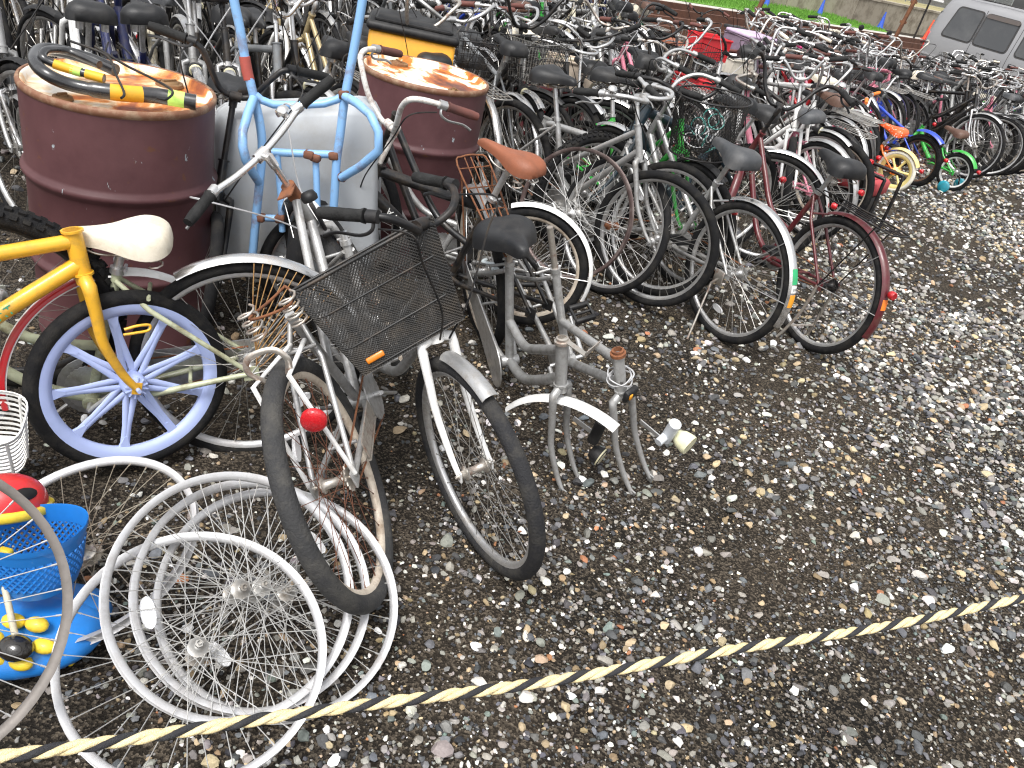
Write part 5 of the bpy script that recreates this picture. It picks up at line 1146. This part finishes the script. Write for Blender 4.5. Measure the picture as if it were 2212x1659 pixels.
def lod_bike(M, wantcol=None, kind=None, facing=1):
    kind = kind or rngB.choices(['city', 'dia', 'small', 'mtb'], [60, 18, 10, 12])[0]; G = GL[kind]
    col = next(c for c in COLS if c[0] == wantcol) if wantcol else pick(COLS, 2); sad = pick(SADS, 2)
    r = empty('parked_bicycle', None, M); steer = rngB.gauss(0, 16)
    SM = Matrix.Translation(G.h0)@Matrix.Rotation(R_(steer), 4, G.hu)@Matrix.Translation(-G.h0); pm = P[col[0]]
    style = {'city': rngB.choice(['stag', 'stag', 'mixte', 'loop']), 'dia': 'diamond', 'small': 'diamond', 'mtb': 'diamond'}[kind]
    tr = {'city': .0155, 'dia': .0145, 'small': .018, 'mtb': .018}[kind]
    add('frame', cached(('lframe', style, G.key, tr), lambda: frame_mb(G, style, tr, 7).mesh('frame', [silver])), r, mats=[pm])
    add('fork', cached(('lfork', G.key), lambda: fork_mb(G, 7).mesh('fork', [silver])), r, SM, mats=[rngB.choice([pm, pm, chrome])])
    tw = .026 if kind == 'mtb' else .0185; wm = wheel_lod(G.R, tw); rm = rngB.choices([alloy, chrome, wrim, creamrim, blackm], [46, 16, 8, 6, 18])[0]
    add('wheel', wm, r, Matrix.Translation(G.ra)@Matrix.Rotation(rngB.uniform(0, 6), 4, 'Y'), mats=[rubber, rm, spokem]); add('wheel', wm, r, SM@Matrix.Translation(G.fa)@Matrix.Rotation(rngB.uniform(0, 6), 4, 'Y'), mats=[rubber, rm, spokem])
    bs = {'city': rngB.choice(['city', 'city', 'swan', 'low']), 'dia': rngB.choice(['low', 'flat', 'flat']), 'small': rngB.choice(['flat', 'rise', 'city']), 'mtb': rngB.choice(['flat', 'rise'])}[kind]
    barm = rngB.choices([alloy, chrome, oldchrome, blackm], [45, 25, 10, 20])[0]; gm, gn = rngB.choices([(gripblk, 'black'), (gripbrn, 'brown'), (saddlecrm, 'pale')], [72, 22, 6])[0]
    st = rngB.choice([.07, .12, .16]) if kind != 'small' else .26
    add('handlebar', lod_bars(G, bs, st), r, SM, mats=[barm, gm, blackp if barm is blackm else alloy, rngB.choice([cable, cable, cablegrey])])
    if rngB.random() > .04: add('saddle', lod_saddle(G, rngB.choice([.08, .12, .16]) if kind != 'small' else .26, rngB.choice([(1, 1, 1.1), (1.12, .95, 1.4), (.8, 1.1, 1)])), r, mats=[sad[0], alloy])
    fd = None
    if kind in ('city',) or rngB.random() < .4:
        fd = rngB.choices([alloy, chrome, pm if col[0] in ('black', 'silver', 'navy', 'maroon', 'cream', 'grey') else blackp, blackp, whitep, cream], [26, 18, 16, 32, 4, 5])[0]
        add('mudguard', lod_fend(G, 'r'), r, Matrix.Translation(G.ra), mats=[fd]); add('mudguard', lod_fend(G, 'f'), r, SM@Matrix.Translation(G.fa), mats=[fd])
    extra = ''
    if kind == 'city':
        x = rngB.random()
        if x < .11: add('basket', wire_basket_mesh(), r, SM@Matrix.Translation(G.h1+Vector((.17, 0, -.10))), mats=[rngB.choice([blackm, blackm, blackm, spokem])]); extra = 'front basket'
        if rngB.random() < .4: add('rack', cached(('lrack', G.key), lambda: rack_mb(G).mesh('rack', [blackm])), r, mats=[rngB.choice([blackm, spokem])]); extra = extra or 'rear carrier'
        if rngB.random() < .6: add('chain_guard', cached(('guard', G.key), lambda: guard_mb(G).mesh('chain_guard', [blackp])), r, mats=[rngB.choice([alloy, blackp, blackp])])
        if rngB.random() < .6:
            q = G.crown-G.hu*.02+Vector((.06, 0, 0)); add('lamp', cached('lamplod', lambda: light_lod().mesh('lamp', [blackp, lamp])), r, SM@Matrix.Translation(q))
        if rngB.random() < .7: a = R_(158); add('reflector', cached(('lrefl', G.key), lambda: MB().lathe([(.0001, -.034), (.017, -.034), (.02, -.028), (.02, -.012), (.013, .0), (.0001, .0)], 12, 'x', c=Vector(((G.R+.03)*math.cos(a), 0, G.R+(G.R+.03)*math.sin(a)))).mesh('reflector', [redref])), r)
    add('crank', cached(('lcrank', G.key), lambda: crank_mb(G).mesh('crank', [alloy])), r)
    r['_d'] = f"{col[1]} {'small-wheeled ' if kind == 'small' else ''}bicycle, {sad[1]} saddle, "+(extra or gn+' grips')
    return r
def light_lod():
    mb = light_mb(); mb.lathe([(.0001, .029), (.015, .027), (.029, .0215)], 12, 'x', mi=1); return mb
def along(poly, s_):
    for a, b in zip(poly[:-1], poly[1:]):
        L = (b-a).length
        if s_ <= L: return a.lerp(b, s_/L), (b-a).normalized()
        s_ -= L
    return None, None
ORD = ['first', 'second', 'third', 'fourth', 'fifth', 'sixth', 'seventh', 'eighth', 'ninth', 'tenth', 'eleventh', 'twelfth', 'thirteenth', 'fourteenth', 'fifteenth', 'sixteenth', 'seventeenth', 'eighteenth', 'nineteenth', 'twentieth']
def ordn(i):
    if i <= 20: return ORD[i-1]
    tens = {2: 'twenty', 3: 'thirty', 4: 'forty', 5: 'fifty', 6: 'sixty', 7: 'seventy', 8: 'eighty', 9: 'ninety'}[i//10]
    return {20: 'twentieth', 30: 'thirtieth', 40: 'fortieth', 50: 'fiftieth', 60: 'sixtieth', 70: 'seventieth', 80: 'eightieth', 90: 'ninetieth'}[i] if i % 10 == 0 else tens+'-'+ORD[i % 10-1]
ROW1 = [Vector(p) for p in ((-4.4, 1.9), (-2.05, 3.15), (-.42, 4.62), (.75, 6.3), (1.9, 8.7), (3.3, 11.3), (5.2, 13.4), (7.2, 15.6), (9.5, 17.8), (13, 20.5))]
OFF = Vector((-1.12, 1.32)); ROWS = []
SKIP = lambda p: False
total = 0
VU = Vector((.64, -.768)); VA = at(2039, 60, 16.4)
for k in range(0, 12):
    if k == 11: poly = [Vector(p) for p in ((1.55, 5.5), (2.0, 6.6), (2.35, 8.0), (3.0, 9.4), (3.9, 10.5))]
    elif k == 0: poly = [Vector(p) for p in ((4.15, 9.5), (4.9, 10.5), (5.9, 12.0), (7.0, 13.2))]
    else: poly = [p+OFF*(k-1) for p in ROW1]
    s_ = rngB.uniform(0, .3); row = []
    while True:
        p, t = along(poly, s_)
        if p is None: break
        step = rngB.uniform(.13, .18) if p.x < -1.0 and p.y < 6.5 else rngB.uniform(.155, .215) if p.y < 9 else rngB.uniform(.15, .22); s_ += step
        hd = -51+rngB.gauss(0, 4)+(6 if p.y > 9 else 0); face = rngB.random() < .58
        near = 'front' if face else 'rear'; lean = rngB.gauss(1.5, 5)
        p = p+Vector((.62, -.78))*rngB.uniform(-.16, .1)
        # the stretch a bicycle takes must stay clear of the track
        back = p+Vector((-.65, .78))*1.7
        if -.733*(back.x-4.8)+.68*(back.y-21.57) > -2.0: continue
        # the far side of the lot: rows end short of the track
        bx, by, bz = proj((back.x, back.y, 1.05+gz(back.x, back.y)))
        if by < (bx-1400)*.155-4+rngB.uniform(-14, 6) and bx > 1250: continue
        def invan(q): e = Vector((q.x-VA.x, q.y-VA.y)); return -.7 < e.dot(VU) < 4.4 and -.45 < e.dot(Vector((-VU.y, VU.x))) < 2.2
        if any(invan(p.lerp(back, f_)) for f_ in (0, .3, .65, 1)): continue
        # what the lens can see of it: saddle / bar height points
        vis = False
        for q, z in ((p, 1.0), (back, 1.0), ((p+back)/2, .9), (p, .35)):
            X, Y, Z = proj((q.x, q.y, z+gz(q.x, q.y)))
            if Z > .5 and -40 < X < W+40 and -25 < Y < H+40: vis = True
        if not vis: continue
        M = pose(P=(p.x, p.y, gz(p.x, p.y)), heading=hd if face else hd+180, lean=lean if face else -lean, near=near, wb=1.08)
        row.append((p, M))
        total += 1
    ROWS.append(row)
RN = ['gravel edge row near van', 'first row behind drums']+[ORD[i]+' row behind drums' for i in range(1, 11)]+['short row before kids bicycles']
for k, row in enumerate(ROWS):
    row.sort(key=lambda t: proj((t[0].x, t[0].y, .8))[0])
    for i, (p, M) in enumerate(row):
        r = lod_bike(M, rngB.choice(['pink', 'red', 'black', 'silver', 'white', 'black', 'silver', 'black', 'pink']) if k == 11 else rngB.choice(['black', 'black', 'silver', 'silver', 'black', 'grey', 'gold', 'white', 'silver', 'black', 'navy']) if p.x < -1.0 and p.y < 6.5 else None); d = r['_d']; del r['_d']
        tag(r, f"{d}, {ordn(i+1)} from left, {RN[k]}", 'bicycle', 'bicycles parked in rows')
print('row bikes', total, [len(r) for r in ROWS])
# ------------------------------------------------------------------ children's bicycles and oddments along the gravel edge
KG = Geo(R=.185, wb=.64, cs=.27, stl=.20, ha=70, rake=.03, htl=.08, bbh=.19)
creamtyre = mat('cream_tyre', (.75, .72, .62), .7, 0, (.4, .35, .28), .25); lemon = mat('lemon_plastic', (.85, .70, .28), .45, 0, (.5, .4, .15), .2, 8)
polka = None
def polka_mat():
    m = bpy.data.materials.new('orange_polka_vinyl'); m.use_nodes = True; n = m.node_tree.nodes; l = m.node_tree.links; b = n['Principled BSDF']
    tc = n.new('ShaderNodeTexCoord'); vo = n.new('ShaderNodeTexVoronoi'); vo.inputs['Scale'].default_value = 42; vo.inputs['Randomness'].default_value = .25; l.new(tc.outputs['Object'], vo.inputs['Vector'])
    lt = n.new('ShaderNodeMath'); lt.operation = 'LESS_THAN'; lt.inputs[1].default_value = .22; l.new(vo.outputs['Distance'], lt.inputs[0])
    mx = n.new('ShaderNodeMix'); mx.data_type = 'RGBA'; mx.inputs[6].default_value = (.8, .12, .03, 1); mx.inputs[7].default_value = (.85, .78, .7, 1); l.new(lt.outputs[0], mx.inputs[0]); l.new(mx.outputs[2], b.inputs['Base Color']); b.inputs['Roughness'].default_value = .45; return m
rK, _, SK = bike("child's orange bicycle with yellow moulded wheel, yellow mudguard and polka-dot saddle", fixp(KG.ra, (2.95, 7.9, .186), 139, -4), KG, 'kid', P['orange'], 15, 'rise', whitep, mat('orange_grip', (.85, .22, .03), .6), stem=.12, bark=.8, saddle=polka_mat(), sadh=.10, sadk=.95, fender=None, mag=(lemon, 6, False), tyre=creamtyre, tw=.019, light=False, crank=True, pedals=True, cat="child's bicycle", group="children's bicycles on the gravel edge")
mb = MB(); mb.arc(KG.R+.012, R_(55), R_(150), [(dr*1.2, dy*1.2) for dr, dy in FPROF], 16); mk('mudguard', mb, lemon, rK, Matrix.Translation(KG.ra))
KG2 = Geo(R=.24, wb=.82, cs=.34, stl=.26, ha=70, rake=.04, htl=.1, bbh=.24)
rB, _, _ = bike("child's blue bicycle with blue mudguard and rust-brown chunky rear tyre", fixp(KG2.ra, g(1983, 347, .24), 128, -6), KG2, 'diamond', P['blue'], 0, 'rise', alloy, gripblk, fender=None, ffender=None, saddle=None, sadh=.04, rim=mat('rusty_brown_rim', (.14, .09, .06), .6, .3, RUST, .4), knob=True, tw=.024, light=False, cat="child's bicycle", group="children's bicycles on the gravel edge", spk=spokerust)
mb = MB(); mb.arc(KG2.R+.035, R_(66), R_(128), [(dr*1.3, dy*1.5) for dr, dy in FPROF], 16); mk('mudguard', mb, P['blue'], rB, Matrix.Translation(KG2.ra))
rG, _, _ = bike("child's bright green bicycle with white-rimmed wheel and teal training wheels", fixp(KG.ra, (3.75, 8.585, .183), 133, -3), KG, 'kid', P['green'], 10, 'rise', blackm, gripblk, stem=.14, bark=.85, saddle=saddledbr, sadh=.12, sadk=.9, fender=None, rim=whitep, tw=.02, nsp=20, light=False, cat="child's bicycle", group="children's bicycles on the gravel edge")
mb = MB(); mb.arc(KG.R+.012, R_(60), R_(150), [(dr*1.2, dy*1.2) for dr, dy in FPROF], 16); mk('mudguard', mb, P['green'], rG, Matrix.Translation(KG.ra))
tealp = mat('teal_plastic', (.02, .32, .42), .45)
for s_ in (-1, 1):
    mb = MB(); mb.lathe([(.0001, -.018), (.05, -.018), (.058, -.01), (.058, .01), (.05, .018), (.0001, .018)], 20, 'y', c=(-.03, s_*.16, .06)); t = mk('training_wheel', mb, tealp, rG)
    mb = MB(); mb.tube([(0, s_*.06, .185), (-.015, s_*.11, .15), (-.03, s_*.14, .06)], .007, 6); mk('outrigger', mb, blackm, t)
bike("child's red bicycle with orange grips and pink panels behind the orange one", fixp(KG2.ra, (2.62, 8.2, .24), 140, 4), KG2, 'diamond', P['red'], 20, 'rise', whitep, mat('orange_grip2', (.85, .22, .03), .6), saddle=None, sadh=.04, fender=None, light=False, cat="child's bicycle", group="children's bicycles on the gravel edge")
bike("child's pink bicycle with pink grips and white bar among the small bicycles", fixp(KG2.ra, (2.55, 8.85, .24), 135, 6), KG2, 'kid', P['pink'], -15, 'rise', whitep, mat('hot_pink_grip', (.8, .06, .28), .5), saddle=mat('hot_pink_vinyl', (.75, .04, .2), .45), sadh=.1, fender=P['pink'], light=False, cat="child's bicycle", group="children's bicycles on the gravel edge")
bike('black small-wheeled bicycle with orange cover behind its wheel next to orange child bicycle', fixp(GL['small'].ra, g(1813, 300, .26), 131, 3), GL['small'], 'diamond', P['black'], 0, 'flat', blackm, gripblk, stem=.26, saddle=saddleblk, sadh=.24, fender=blackp, rack=blackm, light=False)
bike('white bicycle with cream rear mudguard and amber sticker behind the maroon one', fixp(GL['city'].ra, g(1712, 272, .335), 128, 3), GL['city'], 'stag', whitep, 0, 'swan', oldchrome, gripblk, saddle=saddlegry, fender=cream, rack=None, light=False)
r_, _, _ = bike('dark navy bicycle with CHIPMUNKS lettering along its thick tube', fixp(GL['mtb'].h0, g(1368, 285, .72), 215, 2), GL['mtb'], 'diamond', mat('dark_navy_teal', (.012, .03, .045), .3, coat=.4), 0, 'flat', blackm, gripblk, saddle=saddleblk, fender=None, light=False, tr=.026, knob=True, tw=.026)
Gm = GL['mtb']; tt = Gm.h0+Gm.hu*.03; dv = Gm.bb-tt; al = math.atan2(dv.z, dv.x)
def along_tube(o, a, b, f, side, off):
    """lettering frame on the side of a tube running a to b, reading from a to b"""
    p = a.lerp(b, f); x = (b-a).normalized(); y = Vector((0, side, 0)); n = y; up = n.cross(x)
    return Matrix.Translation(p+y*off)@Matrix((x, up, n)).transposed().to_4x4()
text('lettering', '* CHIPMUNKS *', .045, mat('pale_teal_ink', (.45, .62, .62), .5), r_, along_tube(None, tt, Gm.bb, .5, 1, .0300))
# dark bicycle carrying the round black basket
GK = GL['city']
rk, _, SKk = bike('green-framed bicycle with round black net basket full of cables', fixp(GK.h1+Vector((.18, 0, -.12)), g(1508, 332, .72), -50, 4), GK, 'stag', P['green'], 0, 'city', blackm, gripblk, saddle=saddleblk, fender=blackp, light=False)
def round_basket(par, c):
    r = empty('basket', par, Matrix.Translation(c)); n = 66; hh = .29
    def pt(i, f): a = 2*PI*i/n; k = .14+.035*f; return Vector((k*math.cos(a), k*1.15*math.sin(a), hh*f))
    mb = MB()
    for i in range(n):
        for s_ in (-1, 1): mb.tube([pt(i+s_*t*1.6, t/6) for t in range(7)], .0015, 3, cap=False)
    for i in range(9): y = -.13+.26*i/8; k = math.sqrt(max(0, .125**2-(y/1.15)**2)); mb.tube([(-k, y, 0), (k, y, 0)], .0014, 3, cap=False)
    o = mk('wire_mesh', mb, blackm, r, smooth=False); o['kind'] = 'stuff'
    for f, rad in ((1, .005), (.02, .004)): mb = MB(); mb.tube([pt(i, f) for i in range(n)], rad, 8, True); mk('rim_rod', mb, blackm, r)
    return r
q = SKk@(GK.h1+Vector((.18, 0, -.12))); round_basket(rk, q)
rngC = random.Random(4); cb = MB(); cM = rk.matrix_basis@Matrix.Translation(q)
for i in range(16):
    c = Vector((rngC.uniform(-.06, .06), rngC.uniform(-.07, .07), rngC.uniform(.03, .2))); a = Vector((rngC.gauss(0, 1), rngC.gauss(0, 1), rngC.gauss(0, 1))).normalized(); u = a.orthogonal().normalized(); v = a.cross(u); rr = rngC.uniform(.03, .055)
    cb.tube([cM@(c+(u*math.cos(t)+v*math.sin(t))*rr) for t in [2*PI*j/18 for j in range(18)]], .0035, 5, True, mi=i % 3)
tag(mk('coiled_cables', cb, [blackp, clearref, mat('teal_cable', (.05, .25, .22), .4)]), 'tangle of coiled lock cables heaped in the round black basket', 'cables', kind='stuff')
# rusty wire basket and red-and-black generator on the ground
wbk = add('wire_basket', cached('bigwire', lambda: MB() and wire_basket_mesh((.30, .42), (.24, .34), .28, 14, 9, .0022)), None, Matrix.Translation(g(1745, 385, .12))@Matrix.Rotation(R_(40), 4, 'Z')@Matrix.Rotation(R_(14), 4, 'X'), [mat('rusty_beige_wire', (.5, .38, .24), .6, .2, RUST, .5, 30)])
tag(wbk, 'rusty beige wire basket lying between maroon bicycle and chrome mudguard', 'basket')
def generator():
    p = g(1812, 478); r = empty('generator', None, Matrix.Translation((p.x, p.y, 0))@Matrix.Rotation(R_(-38), 4, 'Z')); tag(r, 'small generator with faded red tank in black tube frame by orange child bicycle', 'generator')
    rd = mat('faded_red_tank', (.48, .06, .07), .5, 0, (.3, .1, .08), .3, 8)
    mb = MB(); mb.rbox((0, 0, .34), (.40, .30, .12), .03); mb.rbox((0, 0, .405), (.30, .22, .03), .02); mk('tank', mb, rd, r)
    mb = MB(); mb.rbox((0, 0, .15), (.36, .26, .24), .02); mb.lathe([(.09, -.15), (.09, -.13), (.03, -.13)], 18, 'y', c=(.08, 0, .15)); mk('engine_block', mb, blackm, r)
    for s_ in (-1, 1): mb = MB(); mb.tube(cr([(-.25, s_*.18, .01), (-.25, s_*.18, .40), (-.2, s_*.18, .45), (.2, s_*.18, .45), (.25, s_*.18, .40), (.25, s_*.18, .01)], 3), .013, 8); mk('tube_frame', mb, blackm, r)
    mb = MB(); mb.tube([(-.25, -.18, .02), (-.25, .18, .02)], .012, 8); mb.tube([(.25, -.18, .02), (.25, .18, .02)], .012, 8); mk('skid', mb, blackm, r)
generator()
# boxes and panels standing out in the sea of bicycles
def crate(px, py, z, d, m, label, name='plastic_crate', rz=0, lidm=None):
    p = g(px, py, z); r = empty(name, None, Matrix.Translation((p.x, p.y, p.z-d[2]))@Matrix.Rotation(R_(rz), 4, 'Z')); tag(r, label, 'box')
    mb = MB(); t = .006
    for s_ in (-1, 1): mb.box((s_*(d[0]/2-t), 0, d[2]/2), (t, d[1], d[2])); mb.box((0, s_*(d[1]/2-t), d[2]/2), (d[0]-2.5*t, t, d[2]))
    mk('sides', mb, m, r); mb = MB(); mb.box((0, 0, .006), (d[0]-3*t, d[1]-3*t, .008)); mk('floor', mb, m, r)
    mb = MB(); mb.tube([(sx*d[0]/2, sy*d[1]/2, d[2]) for sx, sy in ((1, 1), (-1, 1), (-1, -1), (1, -1))], .009, 6, True); mk('rim', mb, m, r)
    if lidm: mb = MB(); mb.rbox((0, 0, d[2]+.02), (d[0], d[1], .03), .012); mk('lid', mb, lidm, r)
    return r
redp = mat('red_box_plastic', (.62, .03, .04), .45, 0, (.4, .05, .05), .2, 5); mauve = mat('mauve_cloth', (.20, .14, .19), .8, 0, (.3, .22, .3), .4, 10, .5, 40); pinkc = mat('lilac_cloth', (.55, .42, .58), .8, 0, (.4, .3, .42), .3, 8)
crate(1535, 78, .95, (.30, .22, .17), redp, 'bright red plastic box carried among the far bicycles', rz=30)
crate(1622, 80, .95, (.38, .30, .28), mauve, 'mauve cloth-covered basket beside the bright red box', 'covered_basket', 40, pinkc)
crate(1595, 128, .78, (.26, .18, .12), mat('cream_box', (.75, .70, .6), .5), 'small cream box riding on a carrier in the middle rows', rz=35, lidm=white)
crate(1505, 165, .74, (.3, .22, .16), redp, 'darker red box low between bicycles above the round basket', rz=-20)
crate(1240, 130, .75, (.34, .22, .2), mat('card_box', (.62, .52, .42), .8), 'pale cardboard box with red lettering behind the black saddles', rz=15)
crate(1842, 232, .55, (.3, .2, .22), mat('hot_pink_box', (.72, .03, .16), .45), 'hot pink plastic basket among the small bicycles', rz=30)
crate(1835, 288, .34, (.26, .2, .18), mat('orange_box', (.9, .22, .02), .45), 'orange plastic basket seen through the black bicycle wheel', rz=40)
crate(1900, 205, .55, (.26, .2, .2), mat('royal_blue_box', (.01, .04, .35), .45), 'dark blue plastic basket behind the pink child bicycle', rz=20)

# scooter standing among the far bicycles
def scooter():
    p = at(1850, 66, 12.4).xy; z0 = gz(p.x, p.y); r = empty('motor_scooter', None, Matrix.Translation((p.x, p.y, z0))@Matrix.Rotation(R_(-60), 4, 'Z')); tag(r, 'grey-blue motor scooter with mirrors standing among far bicycles', 'scooter')
    bm = mat('scooter_grey_blue', (.10, .14, .17), .35, coat=.4)
    mb = MB(); mb.loft([[Vector((x, y*w_, z)) for y in (-1, -.6, 0, .6, 1)]+[Vector((x-.04, y*w_, z)) for y in (1, .6, 0, -.6, -1)] for x, z, w_ in ((.52, .32, .14), (.50, .55, .19), (.42, .78, .16), (.36, .92, .10))]); mk('leg_shield', mb, bm, r)
    mb = MB(); mb.ell((.40, 0, .98), (.12, .19, .085), 18, 10); mk('headlamp_cowl', mb, bm, r)
    mb = MB(); mb.ell((.50, 0, .98), (.03, .09, .05), 16, 8); mk('headlamp', mb, clearref, r)
    mb = MB(); mb.loft([[Vector((x, y*w_, z+(.0 if abs(y) > .9 else .04))) for y in (-1, -.7, 0, .7, 1)]+[Vector((x, y*w_*.8, z-.3)) for y in (.7, -.7)] for x, z, w_ in ((-.62, .70, .06), (-.45, .72, .15), (-.1, .70, .16), (.06, .62, .12))]); mk('rear_body', mb, bm, r)
    mb = MB(); mb.ell((-.22, 0, .745), (.34, .14, .055), 18, 8); mk('seat', mb, saddleblk, r)
    mb = MB(); mb.rbox((.18, 0, .28), (.42, .26, .06), .03); mk('footboard', mb, bm, r)
    for s_ in (-1, 1):
        mb = MB(); mb.tube([(.38, s_*.12, 1.0), (.33, s_*.33, 1.02)], .015, 8); h = mk('grip', mb, gripblk, r)
        mb = MB(); mb.tube([(.36, s_*.2, 1.02), (.36, s_*.27, 1.22)], .006, 6); mb.ell((.36, s_*.29, 1.26), (.015, .055, .04), 14, 8); mk('mirror', mb, blackp, h)
    for x in (.55, -.42): mb = MB(); mb.lathe([(.12, -.04), (.2, -.045), (.235, -.02), (.235, .02), (.2, .045), (.12, .04)], 28, 'y', c=(x, 0, .235)); w_ = mk('wheel', mb, rubber, r); mb = MB(); mb.lathe([(.02, -.05), (.13, -.035), (.13, .035), (.02, .05)], 20, 'y', c=(x, 0, .235)); mk('rim', mb, alloy, w_)
scooter()

# silver van parked beyond the rows
def van():
    A = VA; z0 = gz(A.x, A.y); u = VU; ang = math.atan2(u.y, u.x); wv = 1.68
    # local x forward, y to the left, the near flank at y = 0
    r = empty('parked_van', None, Matrix.Translation((A.x, A.y, z0))@Matrix.Rotation(ang, 4, 'Z')@Matrix.Translation((-.28, 0, 0))); tag(r, 'silver-grey van with dark tinted side windows parked beyond the bicycles', 'van')
    vm = mat('van_silver', (.29, .29, .30), .35, .35, (.36, .35, .34), .2, 1.2, coat=.4); tint = mat('tinted_glass', (.045, .047, .05), .12, 0, (.10, .10, .10), .4, .9, spec=.6, coat=.3); trim = mat('van_black_trim', (.03, .03, .032), .5); pale = mat('van_lower_grey', (.36, .36, .37), .45, .2)
    def flank(z):      # inset of the side at a height (tumblehome)
        return .0 if z < 1.12 else .13*((z-1.12)/.75)
    def sec(x, roof, low=.28, k=1.0):
        zs = [low, .5, .8, 1.12, 1.35, 1.6, roof-.16, roof-.06, roof]; ins = [.05, .01, 0, 0, flank(1.35), flank(1.6), flank(roof-.16), flank(roof-.16)+.06, flank(roof-.16)+.18]
        a = [Vector((x, i+(1-k)*.3, z)) for z, i in zip(zs, ins)]; b = [Vector((x, wv-i-(1-k)*.3, z)) for z, i in reversed(list(zip(zs, ins)))]; return a+b
    xs = [(-.02, 1.35, .9), (.02, 1.70, .95), (.08, 1.86, .98), (.2, 1.93, 1), (1.2, 1.96, 1), (2.4, 1.96, 1), (3.1, 1.90, 1), (3.4, 1.72, 1), (3.75, 1.42, 1), (4.0, 1.14, .98), (4.25, 1.05, .9), (4.32, .9, .8)]
    secs = []
    for x, rf, k in xs: secs.append(sec(x, max(rf, 1.121+.24) if rf > 1.36 else rf+.0, k=k) if rf > 1.65 else [Vector((p.x, p.y, min(p.z, rf))) for p in sec(x, 1.96, k=k)])
    mb = MB(); mb.loft(secs); mk('body', mb, vm, r, angle=40)
    def panel(name, pts, m, off=-.006, par=None, th=.012):
        # polygon on the near flank: (x, z) list
        a = [Vector((x, flank(z)+off, z)) for x, z in pts]; b = [p+Vector((0, th, 0)) for p in a]
        mb = MB(); mb.loft([a, b]); return mk(name, mb, m, par or r)
    def rnd(x0, x1, z0_, z1, rad=.06, sl=0.0, sr=0.0):
        out = []
        for cx, cz, a0 in ((x1-rad, z1-rad, 0), (x0+rad, z1-rad, 90), (x0+rad, z0_+rad, 180), (x1-rad, z0_+rad, 270)):
            for i in range(5):
                an = R_(a0+22.5*i); x = cx+rad*math.cos(an); z = cz+rad*math.sin(an); f = (z-z0_)/(z1-z0_); out.append((x+(sl if cx < (x0+x1)/2 else sr)*f, z))
        return out
    for x0, x1, sl, sr in ((.28, .90, .10, .0), (.98, 1.66, 0, -.02), (1.86, 2.66, .0, -.28)):
        fr = panel('window', rnd(x0-.03, x1+.03, 1.17, 1.77, .08, sl, sr), trim, -.004); panel('pane', rnd(x0, x1, 1.20, 1.74, .06, sl, sr), tint, -.012, fr)
        if x0 == .98: panel('visor', rnd(x0, x1, 1.685, 1.76, .03), mat('visor_brown', (.09, .075, .07), .3), -.03, fr, .02)
    for x in (.94, 1.76, 2.8):
        mb = MB(); mb.tube([(x, -.001, .42), (x, -.001, 1.12), (x, flank(1.8)-.001, 1.8)], .005, 5); mk('door_seam', mb, trim, r)
    for z, h in ((.78, .03), (.70, .03), (.62, .03)): panel('moulding', [(.05, z), (.92, z), (.92, z+h), (.05, z+h)], pale, -.012, th=.02)
    panel('lower_panel', [(.06, .33), (3.9, .33), (3.9, .52), (.06, .52)], pale, -.004, th=.02)
    for x in (1.6, 1.92):
        mb = MB(); mb.rbox((x, -.012, 1.02), (.15, .02, .07), .01); h = mk('door_handle', mb, trim, r); mb = MB(); mb.tube([(x-.05, -.026, 1.03), (x+.05, -.026, 1.03)], .01, 8); mk('grip_bar', mb, vm, h)
    mb = MB(); mb.rbox((.0, .08, .95), (.06, .12, .5), .02); mk('tail_lamp', mb, redref, r); mb = MB(); mb.rbox((-.03, wv/2, .42), (.14, wv+.02, .2), .04); mk('bumper', mb, pale, r)
    mb = MB(); mb.tube([(.4, .2, 1.96), (2.7, .2, 1.985)], .012, 6); mk('roof_gutter', mb, trim, r)
    for x in (.85, 3.4):
        for y in (.1, wv-.1):
            mb = MB(); mb.lathe([(.19, -.09), (.28, -.095), (.315, -.06), (.315, .06), (.28, .095), (.19, .09)], 32, 'y', c=(x, y, .315)); w_ = mk('wheel', mb, rubber, r); mb = MB(); mb.lathe([(.0001, -.06), (.1, -.07), (.195, -.085), (.195, .085), (.0001, .06)], 24, 'y', c=(x, y, .315)); mk('hubcap', mb, alloy, w_)
van()
